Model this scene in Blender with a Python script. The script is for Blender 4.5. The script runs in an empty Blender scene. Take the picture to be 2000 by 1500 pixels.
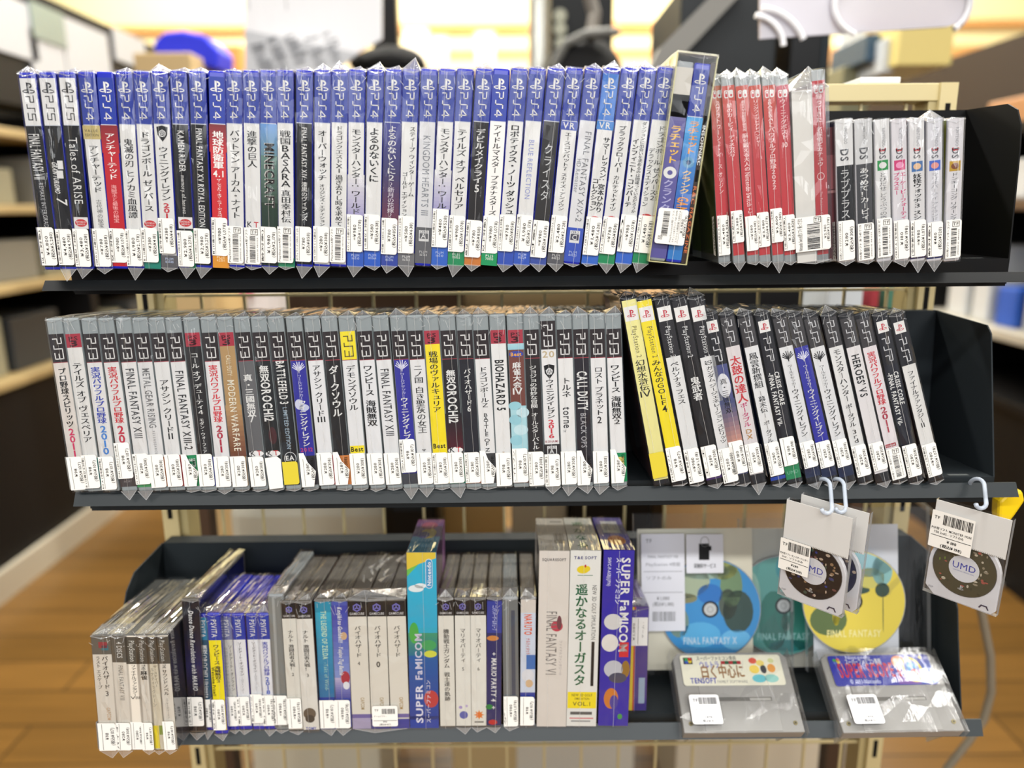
import bpy, bmesh, math, random
from mathutils import Vector, Matrix

# ---------------------------------------------------------------- camera, world, light, exposure
sc = bpy.context.scene
C = sc.collection
FPX = 1500.0                       # focal length in pixels of the 2000 x 1500 frame
PITCH, ROLL, YAW = 0.2271, 0.0087, 0.0033
EYE = Vector((0, 0, 1.25))
_f = Vector((math.sin(YAW)*math.cos(PITCH), math.cos(YAW)*math.cos(PITCH), -math.sin(PITCH)))
_r0 = Vector((math.cos(YAW), -math.sin(YAW), 0))
_d0 = -(_r0.cross(_f))
_r = math.cos(ROLL)*_r0 + math.sin(ROLL)*_d0
_d = -math.sin(ROLL)*_r0 + math.cos(ROLL)*_d0
cam = bpy.data.cameras.new('camera')
cam.sensor_width = 36.0
cam.lens = 36.0*FPX/2000.0
cam.clip_start = 0.02
cam.dof.use_dof = True
cam.dof.focus_distance = 0.70
cam.dof.aperture_fstop = 2.4
cam_o = bpy.data.objects.new('camera', cam)
C.objects.link(cam_o)
cam_o.matrix_world = Matrix(((_r.x, -_d.x, -_f.x, EYE.x), (_r.y, -_d.y, -_f.y, EYE.y),
                             (_r.z, -_d.z, -_f.z, EYE.z), (0, 0, 0, 1)))
sc.camera = cam_o

world = bpy.data.worlds.new('world')
sc.world = world
world.use_nodes = True
world.node_tree.nodes['Background'].inputs[0].default_value = (0.95, 0.97, 1.0, 1)
world.node_tree.nodes['Background'].inputs[1].default_value = 0.30

def area(name, loc, target, sx, sy, power, col=(1, 1, 1)):
    l = bpy.data.lights.new(name, 'AREA')
    l.shape = 'RECTANGLE'
    l.size, l.size_y, l.energy, l.color = sx, sy, power, col
    o = bpy.data.objects.new(name, l)
    C.objects.link(o)
    o.location = loc
    o.rotation_euler = (Vector(target)-Vector(loc)).to_track_quat('-Z', 'Y').to_euler()
    return o
# fluorescent tubes on the shop ceiling, added fill lamps, added panel behind the camera
for i, (lx, ly) in enumerate(((-1.5, -1.1), (0.1, -1.1), (1.7, -1.1))):
    area('ceiling_tube_or_fill_light', (lx, ly, 2.75), (lx, ly, 0), 1.2, 0.16, 30, (1, 0.985, 0.95))
for lx in (-1.0, 0.4, 2.0):
    for ly in (2.6, 5.2):
        area('ceiling_tube_or_fill_light', (lx, ly, 3.3), (lx, ly, 0), 1.2, 0.2, 55, (1, 0.97, 0.88))
for lx in (-3.2, -1.0, 1.2, 3.4):                # added lamps aimed to brighten the back wall
    area('ceiling_tube_or_fill_light', (lx, 6.6, 4.2), (lx, 9.0, 2.6), 1.6, 0.2, 95, (1, 0.97, 0.86))
for lx in (-1.5, 0.1, 1.7):
    area('ceiling_tube_or_fill_light', (lx, 0.65, 2.8), (lx, 0.65, 0), 1.2, 0.16, 16, (1, 0.985, 0.95))  # added row that brightens the hanging sign and the case tops
area('front_fill_panel', (0.2, -3.0, 2.25), (0.05, 0.7, 1.0), 4.2, 1.2, 70, (0.96, 0.98, 1.0))  # added panel for streak reflections on the film and front fill
sc.view_settings.view_transform = 'Standard'
sc.view_settings.look = 'None'
sc.view_settings.gamma = 1
sc.view_settings.exposure = 0.14
sc.view_settings.use_curve_mapping = False
sc.cycles.use_denoising = True
sc.cycles.max_bounces = 8
sc.cycles.diffuse_bounces = 3
sc.cycles.glossy_bounces = 3
sc.cycles.transmission_bounces = 4
sc.cycles.transparent_max_bounces = 24
sc.cycles.caustics_reflective = False
sc.cycles.caustics_refractive = False

# ---------------------------------------------------------------- measuring helpers
def ray(px, py):
    return _f + (px-1000)/FPX*_r + (py-750)/FPX*_d
def at(px, py, y):
    """world point seen at a pixel of the photo, at distance y in front of the camera"""
    v = ray(px, py)
    return EYE + v*(y/v.y)
def at_x(px, py, x):
    v = ray(px, py)
    return EYE + v*(x/v.x)
def at_floor(px, py, z=0.0):
    v = ray(px, py)
    return EYE + v*((z-EYE.z)/v.z)
def at_plane(px, py, p0, n):
    v = ray(px, py)
    return EYE + v*((p0-EYE).dot(n)/v.dot(n))

# ---------------------------------------------------------------- materials
MATS = {}
def lin(c):
    out = []
    for v in c[:3]:
        v /= 255.0
        out.append(v/12.92 if v <= 0.04045 else ((v+0.055)/1.055)**2.4)
    return (out[0], out[1], out[2], 1)
def mat(col, rough=0.45, metal=0.0, emit=0.0, noise=0.0, scale=30.0, coat=0.0, trans=0.0):
    key = (tuple(col), rough, metal, emit, noise, scale, coat, trans)
    if key in MATS:
        return MATS[key]
    m = bpy.data.materials.new('surface_%d' % len(MATS))
    m.use_nodes = True
    nt = m.node_tree
    b = nt.nodes['Principled BSDF']
    b.inputs['Base Color'].default_value = lin(col)
    b.inputs['Roughness'].default_value = rough
    b.inputs['Metallic'].default_value = metal
    b.inputs['Coat Weight'].default_value = coat
    if sum(col[:3]) < 150 and not coat:
        b.inputs['Specular IOR Level'].default_value = 0.22
    if emit:
        b.inputs['Emission Color'].default_value = lin(col)
        b.inputs['Emission Strength'].default_value = emit
    if noise:
        tc = nt.nodes.new('ShaderNodeTexCoord')
        nz = nt.nodes.new('ShaderNodeTexNoise')
        nz.inputs['Scale'].default_value = scale
        nz.inputs['Detail'].default_value = 4
        mx = nt.nodes.new('ShaderNodeMix')
        mx.data_type = 'RGBA'
        c = lin(col)
        mx.inputs[6].default_value = tuple(v*(1-noise) for v in c[:3])+(1,)
        mx.inputs[7].default_value = tuple(min(1, v*(1+noise)) for v in c[:3])+(1,)
        nt.links.new(tc.outputs['Object'], nz.inputs['Vector'])
        nt.links.new(nz.outputs['Fac'], mx.inputs[0])
        nt.links.new(mx.outputs[2], b.inputs['Base Color'])
    if trans:
        out = nt.nodes['Material Output']
        tr = nt.nodes.new('ShaderNodeBsdfTransparent')
        ms = nt.nodes.new('ShaderNodeMixShader')
        ms.inputs[0].default_value = trans
        nt.links.new(b.outputs[0], ms.inputs[1])
        nt.links.new(tr.outputs[0], ms.inputs[2])
        nt.links.new(ms.outputs[0], out.inputs[0])
    MATS[key] = m
    return m

def film_material(name, fac, haze, rough, bump, scale):
    m = bpy.data.materials.new(name)
    m.use_nodes = True
    nt = m.node_tree
    nt.nodes.remove(nt.nodes['Principled BSDF'])
    out = nt.nodes['Material Output']
    N = nt.nodes.new
    tr, gl, df = N('ShaderNodeBsdfTransparent'), N('ShaderNodeBsdfGlossy'), N('ShaderNodeBsdfDiffuse')
    tr.inputs[0].default_value = (0.97, 0.975, 0.98, 1)
    gl.inputs['Roughness'].default_value = rough
    df.inputs[0].default_value = (0.95, 0.96, 0.97, 1)
    lw = N('ShaderNodeLayerWeight')
    lw.inputs[0].default_value = 0.35
    mr = N('ShaderNodeMapRange')
    mr.inputs['To Min'].default_value = fac
    mr.inputs['To Max'].default_value = 0.75
    tc, mp, nz, bp = N('ShaderNodeTexCoord'), N('ShaderNodeMapping'), N('ShaderNodeTexNoise'), N('ShaderNodeBump')
    mp.inputs['Scale'].default_value = scale
    nz.inputs['Scale'].default_value = 1.0
    nz.inputs['Detail'].default_value = 3
    bp.inputs['Strength'].default_value = bump
    bp.inputs['Distance'].default_value = 0.002
    m1, m2 = N('ShaderNodeMixShader'), N('ShaderNodeMixShader')
    L = nt.links.new
    L(tc.outputs['Object'], mp.inputs[0]); L(mp.outputs[0], nz.inputs['Vector'])
    L(nz.outputs['Fac'], bp.inputs['Height']); L(bp.outputs[0], gl.inputs['Normal'])
    L(lw.outputs['Facing'], mr.inputs['Value'])
    m1.inputs[0].default_value = haze
    L(tr.outputs[0], m1.inputs[1]); L(df.outputs[0], m1.inputs[2])
    L(mr.outputs[0], m2.inputs[0]); L(m1.outputs[0], m2.inputs[1]); L(gl.outputs[0], m2.inputs[2])
    L(m2.outputs[0], out.inputs[0])
    return m
FILM = film_material('clear_film', 0.009, 0.005, 0.06, 0.55, (110, 9, 12))
FILM_SOFT = film_material('soft_film', 0.011, 0.008, 0.17, 0.45, (160, 40, 30))
SEAM_GLINT = film_material('film_seam_glint', 0.05, 0.42, 0.15, 0.2, (60, 60, 60))  # whitish mix for seams; also paints highlights on folds, creases and streaks
CRUMPLE = film_material('crumpled_film', 0.05, 0.20, 0.12, 0.6, (150, 150, 150))
CLEAR = film_material('clear_plastic', 0.10, 0.22, 0.12, 0.0, (1, 1, 1))

# ---------------------------------------------------------------- mesh helpers
class MB:
    """collects polygons with their materials and links them as one mesh object"""
    def __init__(s):
        s.v, s.f, s.m, s.mats = [], [], [], []
    def mi(s, m):
        if m not in s.mats:
            s.mats.append(m)
        return s.mats.index(m)
    def poly(s, pts, m):
        n = len(s.v)
        s.v += [tuple(p) for p in pts]
        s.f.append(tuple(range(n, n+len(pts))))
        s.m.append(s.mi(m))
    def geom(s, pts, faces, m):
        n = len(s.v)
        k = s.mi(m)
        s.v += [tuple(p) for p in pts]
        for f in faces:
            s.f.append(tuple(i+n for i in f))
            s.m.append(k)
    def box(s, x0, x1, y0, y1, z0, z1, m, M=None):
        p = [Vector((x, y, z)) for z in (z0, z1) for y in (y0, y1) for x in (x0, x1)]
        if M is not None:
            p = [M @ q for q in p]
        s.geom(p, ((0, 2, 3, 1), (4, 5, 7, 6), (0, 1, 5, 4), (2, 6, 7, 3), (0, 4, 6, 2), (1, 3, 7, 5)), m)
    def prism(s, poly, axis, a, b, m):
        """polygon in the two other axes, extruded along axis from a to b"""
        def P(q, t):
            return {'x': (t, q[0], q[1]), 'y': (q[0], t, q[1]), 'z': (q[0], q[1], t)}[axis]
        n = len(poly)
        pts = [P(q, a) for q in poly]+[P(q, b) for q in poly]
        fs = [tuple(range(n))[::-1], tuple(range(n, 2*n))]
        fs += [(i, (i+1) % n, (i+1) % n+n, i+n) for i in range(n)]
        s.geom(pts, fs, m)
    def tube(s, pts, r, m, n=8, close=True):
        pts = [Vector(p) for p in pts]
        rings = []
        for i, p in enumerate(pts):
            t = (pts[min(i+1, len(pts)-1)]-pts[max(i-1, 0)]).normalized()
            a = t.orthogonal().normalized() if i == 0 else (rings[-1][1]-t*rings[-1][1].dot(t)).normalized()
            b = t.cross(a)
            rr = r[i] if isinstance(r, (list, tuple)) else r
            rings.append(([p+(a*math.cos(2*math.pi*k/n)+b*math.sin(2*math.pi*k/n))*rr for k in range(n)], a))
        vs = [q for g in rings for q in g[0]]
        fs = []
        for i in range(len(pts)-1):
            for k in range(n):
                k2 = (k+1) % n
                fs.append((i*n+k, i*n+k2, (i+1)*n+k2, (i+1)*n+k))
        if close:
            fs.append(tuple(range(n))[::-1])
            fs.append(tuple(range((len(pts)-1)*n, len(pts)*n)))
        s.geom(vs, fs, m)
    def build(s, name, parent=None, smooth=False, bevel=0.0):
        me = bpy.data.meshes.new(name)
        me.from_pydata(s.v, [], s.f)
        for m in s.mats:
            me.materials.append(m)
        me.polygons.foreach_set('material_index', s.m)
        if smooth:
            me.polygons.foreach_set('use_smooth', [True]*len(s.f))
        me.update()
        o = bpy.data.objects.new(name, me)
        C.objects.link(o)
        if parent is not None:
            o.parent = parent
        if bevel:
            b = o.modifiers.new('bevel', 'BEVEL')
            b.width = bevel
            b.segments = 2
            b.limit_method = 'ANGLE'
        return o

def thing(name, label, cat, M=None, group=None, loc=None):
    o = bpy.data.objects.new(name, None)
    o.empty_display_size = 0.01
    C.objects.link(o)
    if M is not None:
        o.matrix_world = M
    if loc is not None:
        o.location = loc
    return tag(o, label, cat, group)
def tag(o, label, cat, group=None):
    o['label'] = label
    o['category'] = cat
    if group:
        o['group'] = group
    return o
def struct(o):
    o['kind'] = 'structure'
    return o
def stuff(o):
    o['kind'] = 'stuff'
    return o

# ---------------------------------------------------------------- lettering
_cu = bpy.data.curves.new('lettering', 'FONT')
_cu.resolution_u = 2
_cu.size = 1
_co = bpy.data.objects.new('lettering', _cu)
GL = {}
def glyph(ch, bold):
    k = (ch, bold)
    if k not in GL:
        _cu.offset = 0.0 if wide(ch) else (0.0, 0.012, 0.026)[bold]
        _cu.body = ch
        me = _co.to_mesh()
        vs = [(v.co.x, v.co.y) for v in me.vertices]
        fs = [tuple(p.vertices) for p in me.polygons]
        _co.to_mesh_clear()
        if vs:
            x0, x1 = min(v[0] for v in vs), max(v[0] for v in vs)
        else:
            x0 = x1 = 0
        GL[k] = (vs, fs, x0, x1)
    return GL[k]
def wide(ch):
    return ord(ch) > 0x2e80
def adv(ch, bold):
    if ch == ' ':
        return 0.3
    if wide(ch):
        return 1.0
    g = glyph(ch, bold)
    return g[3]-min(g[2], 0)+0.09

SMALL = set('ァィゥェォャュョッぁぃぅぇぉゃゅょっ')
TURN = set('ー～：－（）()-…—')

class Sheet:
    """flat print: x to the right, z up, metres from the lower left corner, thin layers towards the viewer"""
    def __init__(s, w, h, fold=False):
        s.w, s.h, s.fold = w, h, fold
        s.mb = MB()
        s.layer = 0
    def pt(s, x, z, off):
        if s.fold and x < 0:
            return (-s.w/2-off, -x-off*0.2, z)
        return (x-s.w/2, -off, z)
    def off(s, l):
        return 0.00012+0.00006*l
    def polygon(s, pts, col, l=1, rough=0.4):
        m = mat(col, rough) if isinstance(col, tuple) else col
        s.mb.poly([s.pt(x, z, s.off(l)) for x, z in pts], m)
    def rect(s, u0, u1, v0, v1, col, l=0, rough=0.35):
        """u, v in fractions, v counted from the top"""
        x0, x1, z0, z1 = u0*s.w, u1*s.w, s.h*(1-v1), s.h*(1-v0)
        s.polygon([(x0, z0), (x1, z0), (x1, z1), (x0, z1)], col, l, rough)
    def rrect(s, x0, x1, z0, z1, r, col, l=0):
        pts = []
        for cx, cz, a0 in ((x1-r, z0+r, -90), (x1-r, z1-r, 0), (x0+r, z1-r, 90), (x0+r, z0+r, 180)):
            for k in range(4):
                a = math.radians(a0+30*k)
                pts.append((cx+r*math.cos(a), cz+r*math.sin(a)))
        s.polygon(pts, col, l)
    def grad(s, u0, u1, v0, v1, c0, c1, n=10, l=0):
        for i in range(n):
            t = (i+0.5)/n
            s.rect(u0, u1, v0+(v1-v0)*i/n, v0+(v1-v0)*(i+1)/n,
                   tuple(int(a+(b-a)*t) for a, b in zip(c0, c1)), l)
    def ellipse(s, cx, cz, rx, rz, col, l=1, n=20, a0=0, a1=360):
        pts = [(cx+rx*math.cos(math.radians(a0+(a1-a0)*i/n)), cz+rz*math.sin(math.radians(a0+(a1-a0)*i/n)))
               for i in range(n if a1-a0 == 360 else n+1)]
        s.polygon(pts, col, l)
    def ring(s, cx, cz, rx, rz, t, col, l=1, n=24, a0=0, a1=360):
        for i in range(n):
            a, b = (math.radians(a0+(a1-a0)*k/n) for k in (i, i+1))
            s.polygon([(cx+rx*math.cos(a), cz+rz*math.sin(a)), (cx+rx*math.cos(b), cz+rz*math.sin(b)),
                       (cx+(rx-t)*math.cos(b), cz+(rz-t)*math.sin(b)), (cx+(rx-t)*math.cos(a), cz+(rz-t)*math.sin(a))], col, l)
    def stroke(s, pts, t, col, l=2):
        for (x0, z0), (x1, z1) in zip(pts, pts[1:]):
            dx, dz = x1-x0, z1-z0
            n = math.hypot(dx, dz) or 1
            ex, ez = dx/n*t/2, dz/n*t/2
            s.polygon([(x0-ex+ez, z0-ez-ex), (x1+ex+ez, z1+ez-ex), (x1+ex-ez, z1+ez+ex), (x0-ex-ez, z0-ez+ex)], col, l)
    def put(s, ch, bold, M, col, l):
        """glyph with an affine map M = (a, b, c, d, tx, tz)"""
        vs, fs, x0, x1 = glyph(ch, bold)
        a, b, c, d, tx, tz = M
        o = s.off(l)
        m = mat(col, 0.4)
        # heavier ideographs: overlaid copies a hair apart
        steps = ((0, 0),) if not bold or not wide(ch) else ((-.018, 0), (.018, 0)) if bold == 1 else ((-.03, -.015), (0, .018), (.03, -.01))
        for i, (ex, ez) in enumerate(steps):
            s.mb.geom([s.pt(a*(x+ex)+b*(y+ez)+tx, c*(x+ex)+d*(y+ez)+tz, o+.000018*i) for x, y in vs], fs, m)
    def vert(s, text, v0, v1, col, size=0.6, u=0.5, bold=1, l=2):
        """upright characters stacked downwards"""
        n = sum(0.45 if c == ' ' else 1 for c in text)
        pitch = (v1-v0)*s.h/n
        sx = size*s.w
        sz = min(sx*1.15, pitch*1.04)
        z = s.h*(1-v0)
        cx = u*s.w
        for ch in text:
            if ch == ' ':
                z -= pitch*0.45
                continue
            mid = z-pitch/2
            g = glyph(ch, bold)
            if ch in TURN:
                # quarter turn clockwise about the cell's middle
                cw = 1.0 if wide(ch) else 0.55
                s.put(ch, bold, (0, sx, -sz, 0, cx-0.38*sx, mid+sz*cw/2), col, l)
            else:
                gw = 0.5 if wide(ch) else (g[2]+g[3])/2
                k = 1.0 if wide(ch) else 1.22
                dx, dz = (0.08*sx, 0.1*sz) if ch in SMALL else (0, 0)
                if ch in '、。，．':
                    dx, dz = 0.6*sx, 0.6*sz
                s.put(ch, bold, (sx*k, 0, 0, sz*k, cx-gw*sx*k+dx, mid-0.37*sz*k+dz), col, l)
            z -= pitch
    def line(s, text, x, z, ang, size, col, bold=0, l=2, fit=None, slant=0.0, centre=False):
        """running text; ang in degrees (0 to the right, -90 reads downwards, 90 upwards)"""
        n = sum(adv(c, bold) for c in text)
        k = size if fit is None else fit/n
        ca, sa = math.cos(math.radians(ang)), math.sin(math.radians(ang))
        t = -n*k/2 if centre else 0
        for ch in text:
            if ch != ' ':
                # local (gx*k + slant, gy*size)
                s.put(ch, bold, (k*ca, slant*size*ca-size*sa, k*sa, slant*size*sa+size*ca, x+t*ca, z+t*sa), col, l)
            t += adv(ch, bold)*k
    def down(s, text, v0, v1, col, size=0.55, u=0.5, bold=1, l=2, slant=0.0):
        """text turned a quarter clockwise, fitted between v0 and v1; size is the capital height over the width"""
        cap = size*s.w
        s.line(text, u*s.w-cap*0.5, s.h*(1-v0), -90, cap/0.7, col, bold, l, fit=(v1-v0)*s.h, slant=slant)
    def up(s, text, u, v0, v1, col, size, bold=0, l=2):
        """text turned a quarter anticlockwise, starting low at v1 and ending at v0"""
        s.line(text, u*s.w+size*0.35, s.h*(1-v1), 90, size, col, bold, l, fit=(v1-v0)*s.h)
    # ---- marks
    def ps_logo(s, v, col, k=1.0, l=2):
        cx, cz, q = s.w/2, s.h*(1-v), s.w*0.36*k
        s.polygon([(cx-.30*q, cz-.72*q), (cx+.02*q, cz-.86*q), (cx+.02*q, cz+.80*q), (cx-.30*q, cz+.92*q)], col, l)
        s.ring(cx-.02*q, cz+.40*q, .62*q, .46*q, .26*q, col, l, 10, -70, 95)
        s.ring(cx-.36*q, cz-.46*q, .66*q, .27*q, .15*q, col, l, 10, 75, 285)
        s.ring(cx+.22*q, cz-.50*q, .74*q, .30*q, .15*q, col, l, 10, -95, 95)
    def ps_word(s, last, v0, v1, col, size=0.42, l=2, u=0.5):
        P = {'P': [[(0, 1), (.85, 1), (.85, .5), (.1, .5), (.1, 0)]], 'S': [[(1, 1), (.5, 1), (.5, 0), (0, 0)]],
             '4': [[(1, .28), (.02, .28), (.78, 1), (.78, 0)]], '3': [[(0, 1), (.9, 1), (.9, 0), (0, 0)], [(.15, .5), (.9, .5)]],
             '5': [[(1, 1), (.1, 1), (.1, .55), (.9, .55), (.9, 0), (0, 0)]]}
        cap, z0, L = size*s.w, s.h*(1-v0), (v1-v0)*s.h
        cell = L/3.35
        for i, ch in enumerate('PS'+last):
            for st in P[ch]:
                s.stroke([(u*s.w+(y-0.5)*cap, z0-(i*1.18+x)*cell) for x, y in st], cap*0.13, col, l)
    def cero(s, v0, v1, let, fg, bg, u0=0.2, u1=0.8, l=2):
        s.rect(u0, u1, v0, v1, fg, l)
        dv = (v1-v0)
        s.rect(u0+.05, u1-.05, v0+dv*.28, v1-dv*.22, bg, l+1)
        s.line('CERO', (u0+u1)/2*s.w, s.h*(1-v0-dv*.24), 0, s.w*.2, bg, 1, l+1, fit=(u1-u0)*s.w*.8, centre=True)
        s.line(let, (u0+u1)/2*s.w, s.h*(1-v0-dv*.74), 0, s.w*.42, fg, 1, l+2, centre=True)

# ---------------------------------------------------------------- the shop around: floor, walls, ceiling
def wood(name, c1, c2, sx, sy, rot=0.0, rough=.35):
    m = bpy.data.materials.new(name)
    m.use_nodes = True
    nt = m.node_tree
    b = nt.nodes['Principled BSDF']
    N, L = nt.nodes.new, nt.links.new
    tc, mp, br, nz, mx = N('ShaderNodeTexCoord'), N('ShaderNodeMapping'), N('ShaderNodeTexBrick'), N('ShaderNodeTexNoise'), N('ShaderNodeMix')
    mp.inputs['Rotation'].default_value = (0, 0, rot)
    L(tc.outputs['Object'], mp.inputs[0]); L(mp.outputs[0], br.inputs['Vector'])
    br.inputs['Color1'].default_value = lin(c1); br.inputs['Color2'].default_value = lin(c2)
    br.inputs['Mortar'].default_value = lin(tuple(int(v*.5) for v in c1))
    br.inputs['Scale'].default_value = 1.0
    br.inputs['Brick Width'].default_value = sx; br.inputs['Row Height'].default_value = sy
    br.inputs['Mortar Size'].default_value = .003
    mp2 = N('ShaderNodeMapping'); mp2.inputs['Scale'].default_value = (2, 30, 10); mp2.inputs['Rotation'].default_value = (0, 0, rot)
    L(tc.outputs['Object'], mp2.inputs[0]); L(mp2.outputs[0], nz.inputs['Vector'])
    nz.inputs['Scale'].default_value = 1.5; nz.inputs['Detail'].default_value = 5
    mx.data_type = 'RGBA'; mx.blend_type = 'MULTIPLY'; mx.inputs[0].default_value = .55
    L(br.outputs['Color'], mx.inputs[6]); L(nz.outputs['Fac'], mx.inputs[7])
    L(mx.outputs[2], b.inputs['Base Color'])
    b.inputs['Roughness'].default_value = rough
    return m
FLOORM = wood('wood_floor', (150, 108, 50), (126, 90, 38), 1.2, .14, 0.0, .32)
mb = MB(); mb.box(-6, 6, -4, 9.2, -.05, 0, FLOORM); struct(mb.build('floor'))
mb = MB(); mb.box(-6, 6, -4, 9.2, 4.6, 4.65, mat((232, 228, 214), .8)); struct(mb.build('ceiling'))
WOODW, CREAM = mat((222, 164, 100), .6, noise=.15, scale=6), mat((250, 240, 190), .8, noise=.04, scale=3)
mb = MB(); mb.box(-6, 6, 9.0, 9.2, 0, 4.6, CREAM); struct(mb.build('wall_back'))
mb = MB(); mb.box(-6.2, -6, -4, 9.2, 0, 4.6, mat((226, 222, 210), .8)); struct(mb.build('wall_left'))
mb = MB(); mb.box(6, 6.2, -4, 9.2, 0, 4.6, mat((226, 222, 210), .8)); struct(mb.build('wall_right'))
zt = lambda py, y=8.9: at(1000, py, y).z
for i, (a, b_) in enumerate(((58, 44), (128, 96))):
    mb = MB(); mb.box(-5.9, 5.9, 8.9, 9.0, zt(a), zt(b_), WOODW); struct(mb.build('trim_%d' % (i+1)))


# ---------------------------------------------------------------- the rack and its three shelves
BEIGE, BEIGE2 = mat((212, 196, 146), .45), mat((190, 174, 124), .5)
SLOT = mat((12, 11, 10), .8)
XL, XR = -.4136, .4752
rack = thing('wire_rack', 'beige slotted-post rack with wire grid carrying the three shelves', 'rack', loc=(.03, .888, 0))
ztop = at(1700, 163, .888).z
zbeam = at(1700, 198, .888).z
for px_ in (-.418, .482):
    mb = MB()
    x = px_-.03
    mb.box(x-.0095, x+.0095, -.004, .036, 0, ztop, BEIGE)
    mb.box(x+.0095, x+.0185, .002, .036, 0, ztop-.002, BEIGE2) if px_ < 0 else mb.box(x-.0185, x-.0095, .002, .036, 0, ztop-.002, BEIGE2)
    z = .03
    while z < ztop-.04:
        mb.box(x-.0028, x+.0028, -.0044, -.0038, z, z+.026, SLOT)
        z += .050
    mb.build('post', rack)
mb = MB(); mb.box(-.44, .445, .0, .034, zbeam, ztop, BEIGE); mb.build('top_beam', rack, bevel=.001)
mb = MB(); mb.box(-.44, .445, .0, .034, .05, .09, BEIGE); mb.build('bottom_beam', rack, bevel=.001)
zw1, zw2 = at(1000, 1042, .90).z, at(1000, 571, .90).z
mb = MB()
x0 = at(435, 1000, .9).x-.03
k = -1
while x0+.0502*k < .44:
    x = x0+.0502*k
    mb.box(x-.0016, x+.0016, .010, .013, .09, zbeam, BEIGE)
    k += 1
nst = 2
zs_ = [zw1+(zw2-zw1)/nst*i for i in range(-5, 8)]
for z in zs_:
    if .09 < z < zbeam:
        mb.box(-.44, .445, .0065, .0097, z-.0016, z+.0016, BEIGE)
mb.build('wire_grid', rack)

for i, (a, b) in enumerate((((1600, 1000), (1650, 958)), ((1655, 955), (1722, 1008)), ((1772, 962), (1830, 1008)))):
    mb = MB(); mb.tube([at(*a, .93)-rack.location, at(*b, .93)-rack.location], .0035, mat((120, 112, 96), .35, .5), 8); mb.build('brace', rack)

def shelf(label, col, yf, zf, tilt, ztop_, rail, panel, railcol, depth_back=.836):
    m = mat(col, .55)
    root = thing('display_shelf', label, 'shelf', loc=(.03, yf, zf), group='metal shelves of the rack')
    tt = math.tan(tilt)
    zb = zf-(depth_back-yf)*tt
    zf = zf-.0006; zb = zb-.0006
    def rel(mbv):
        mbv.v = [(a-.03, b-yf, c-root.location.z) for a, b, c in mbv.v]
        return mbv
    mb = MB()
    mb.prism([(yf, zf), (depth_back, zb), (depth_back, zb-.0012), (yf+.0012, zf-.0012), (yf+.0012, zf-.026), (yf, zf-.026)], 'x', XL, XR, m)
    for k in range(10):                          # punched slots along the front
        x = XR-.02-.0295*k-.03*(k > 3)
        y0, y1 = yf+.006, yf+.011
        if k < 7:
            mb.poly([(x-.02, y0, zf-(y0-yf)*tt+.0002), (x, y0, zf-(y0-yf)*tt+.0002), (x, y1, zf-(y1-yf)*tt+.0002), (x-.02, y1, zf-(y1-yf)*tt+.0002)], SLOT if k % 2 else mat((104, 108, 108), .4))
    rel(mb).build('shelf_floor', root)
    mb = MB()
    lean = (ztop_-zb)*math.tan(tilt)
    mb.prism([(depth_back, zb-.001), (depth_back+lean, ztop_), (depth_back+lean+.024, ztop_-.002), (depth_back+lean+.024, ztop_-.012), (depth_back+lean+.0228, ztop_-.012), (depth_back+lean+.0228, ztop_-.0032), (depth_back+lean+.0012, ztop_-.0014), (depth_back+.0012, zb-.001)], 'x', XL, XR, m)
    rel(mb).build('back_panel', root)
    for x in (XL, XR):
        mb = MB()
        mb.prism([(yf+.0005, zf-.024), (yf+.0005, zf)]+panel+[(depth_back+lean, ztop_), (depth_back, zb-.001), (depth_back, zb-.018)], 'x', x if x > 0 else x-.0014, x+.0014 if x > 0 else x, m)
        rel(mb).build('side_panel', root)
    mb = MB()
    z0, z1, y0 = rail
    mb.prism([(y0, z0), (y0+.0012, z0), (y0+.0085, z1), (y0+.0073, z1)], 'x', XL-.004, XR+.012, mat(railcol, .38))
    for x in (XL+.02, .03, XR-.02):
        mb.box(x-.006, x+.006, y0+.003, yf+.002, z0+.002, z0+.0035, mat(railcol, .5))
    rel(mb).build('price_rail', root)
shelf('top black metal shelf holding the blue-topped and red-spined cases', (5, 5, 6), .735, 1.1985, 0.0, 1.3435, (1.1799, 1.1885, .690), [(.741, 1.300), (.744, 1.320), (.752, 1.334), (.768, 1.341)], (17, 20, 22))
shelf('middle slate-grey metal shelf with plastic hooks on its rail', (36, 42, 46), .713, .9875, math.radians(4.5), 1.1335, (.9746, .9868, .690), [(.744, 1.112), (.747, 1.124), (.755, 1.131)], (40, 46, 49))
shelf('bottom slate-grey metal shelf holding cartons, discs and cartridges', (38, 44, 47), .713, .7265, math.radians(5), .8640, (.7115, .7262, .690), [(.735, .80), (.742, .828), (.757, .850), (.778, .862)], (48, 54, 56))

# ---------------------------------------------------------------- cases, stickers, bags
K, W_, BLK, GRY = (24, 24, 26), (228, 227, 224), (23, 22, 25), (120, 120, 122)
RED_, BLUE, GREEN, ORANGE, YELLOW = (196, 26, 40), (30, 78, 180), (0, 128, 82), (206, 128, 40), (246, 220, 20)
FRONT = 0.690                                   # distance of the spines
ROWS = {1: dict(z=1.1985, tilt=0.0, yb=522, yt=137), 2: dict(z=0.9890, tilt=math.radians(4.5), yb=959, yt=622),
        3: dict(z=0.7285, tilt=math.radians(5.0), yb=1421, yt=1166)}
PS4_SHELL = mat((4, 30, 180), 0.22, coat=0.3)
PS3_SHELL = mat((196, 206, 208), 0.2, trans=0.45)
DARK_SHELL = mat((38, 38, 42), 0.25)
CLEAR_SHELL = mat((205, 212, 214), 0.15, trans=0.5)
WHITE_SHELL = mat((226, 224, 228), 0.2, coat=0.3)
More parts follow.
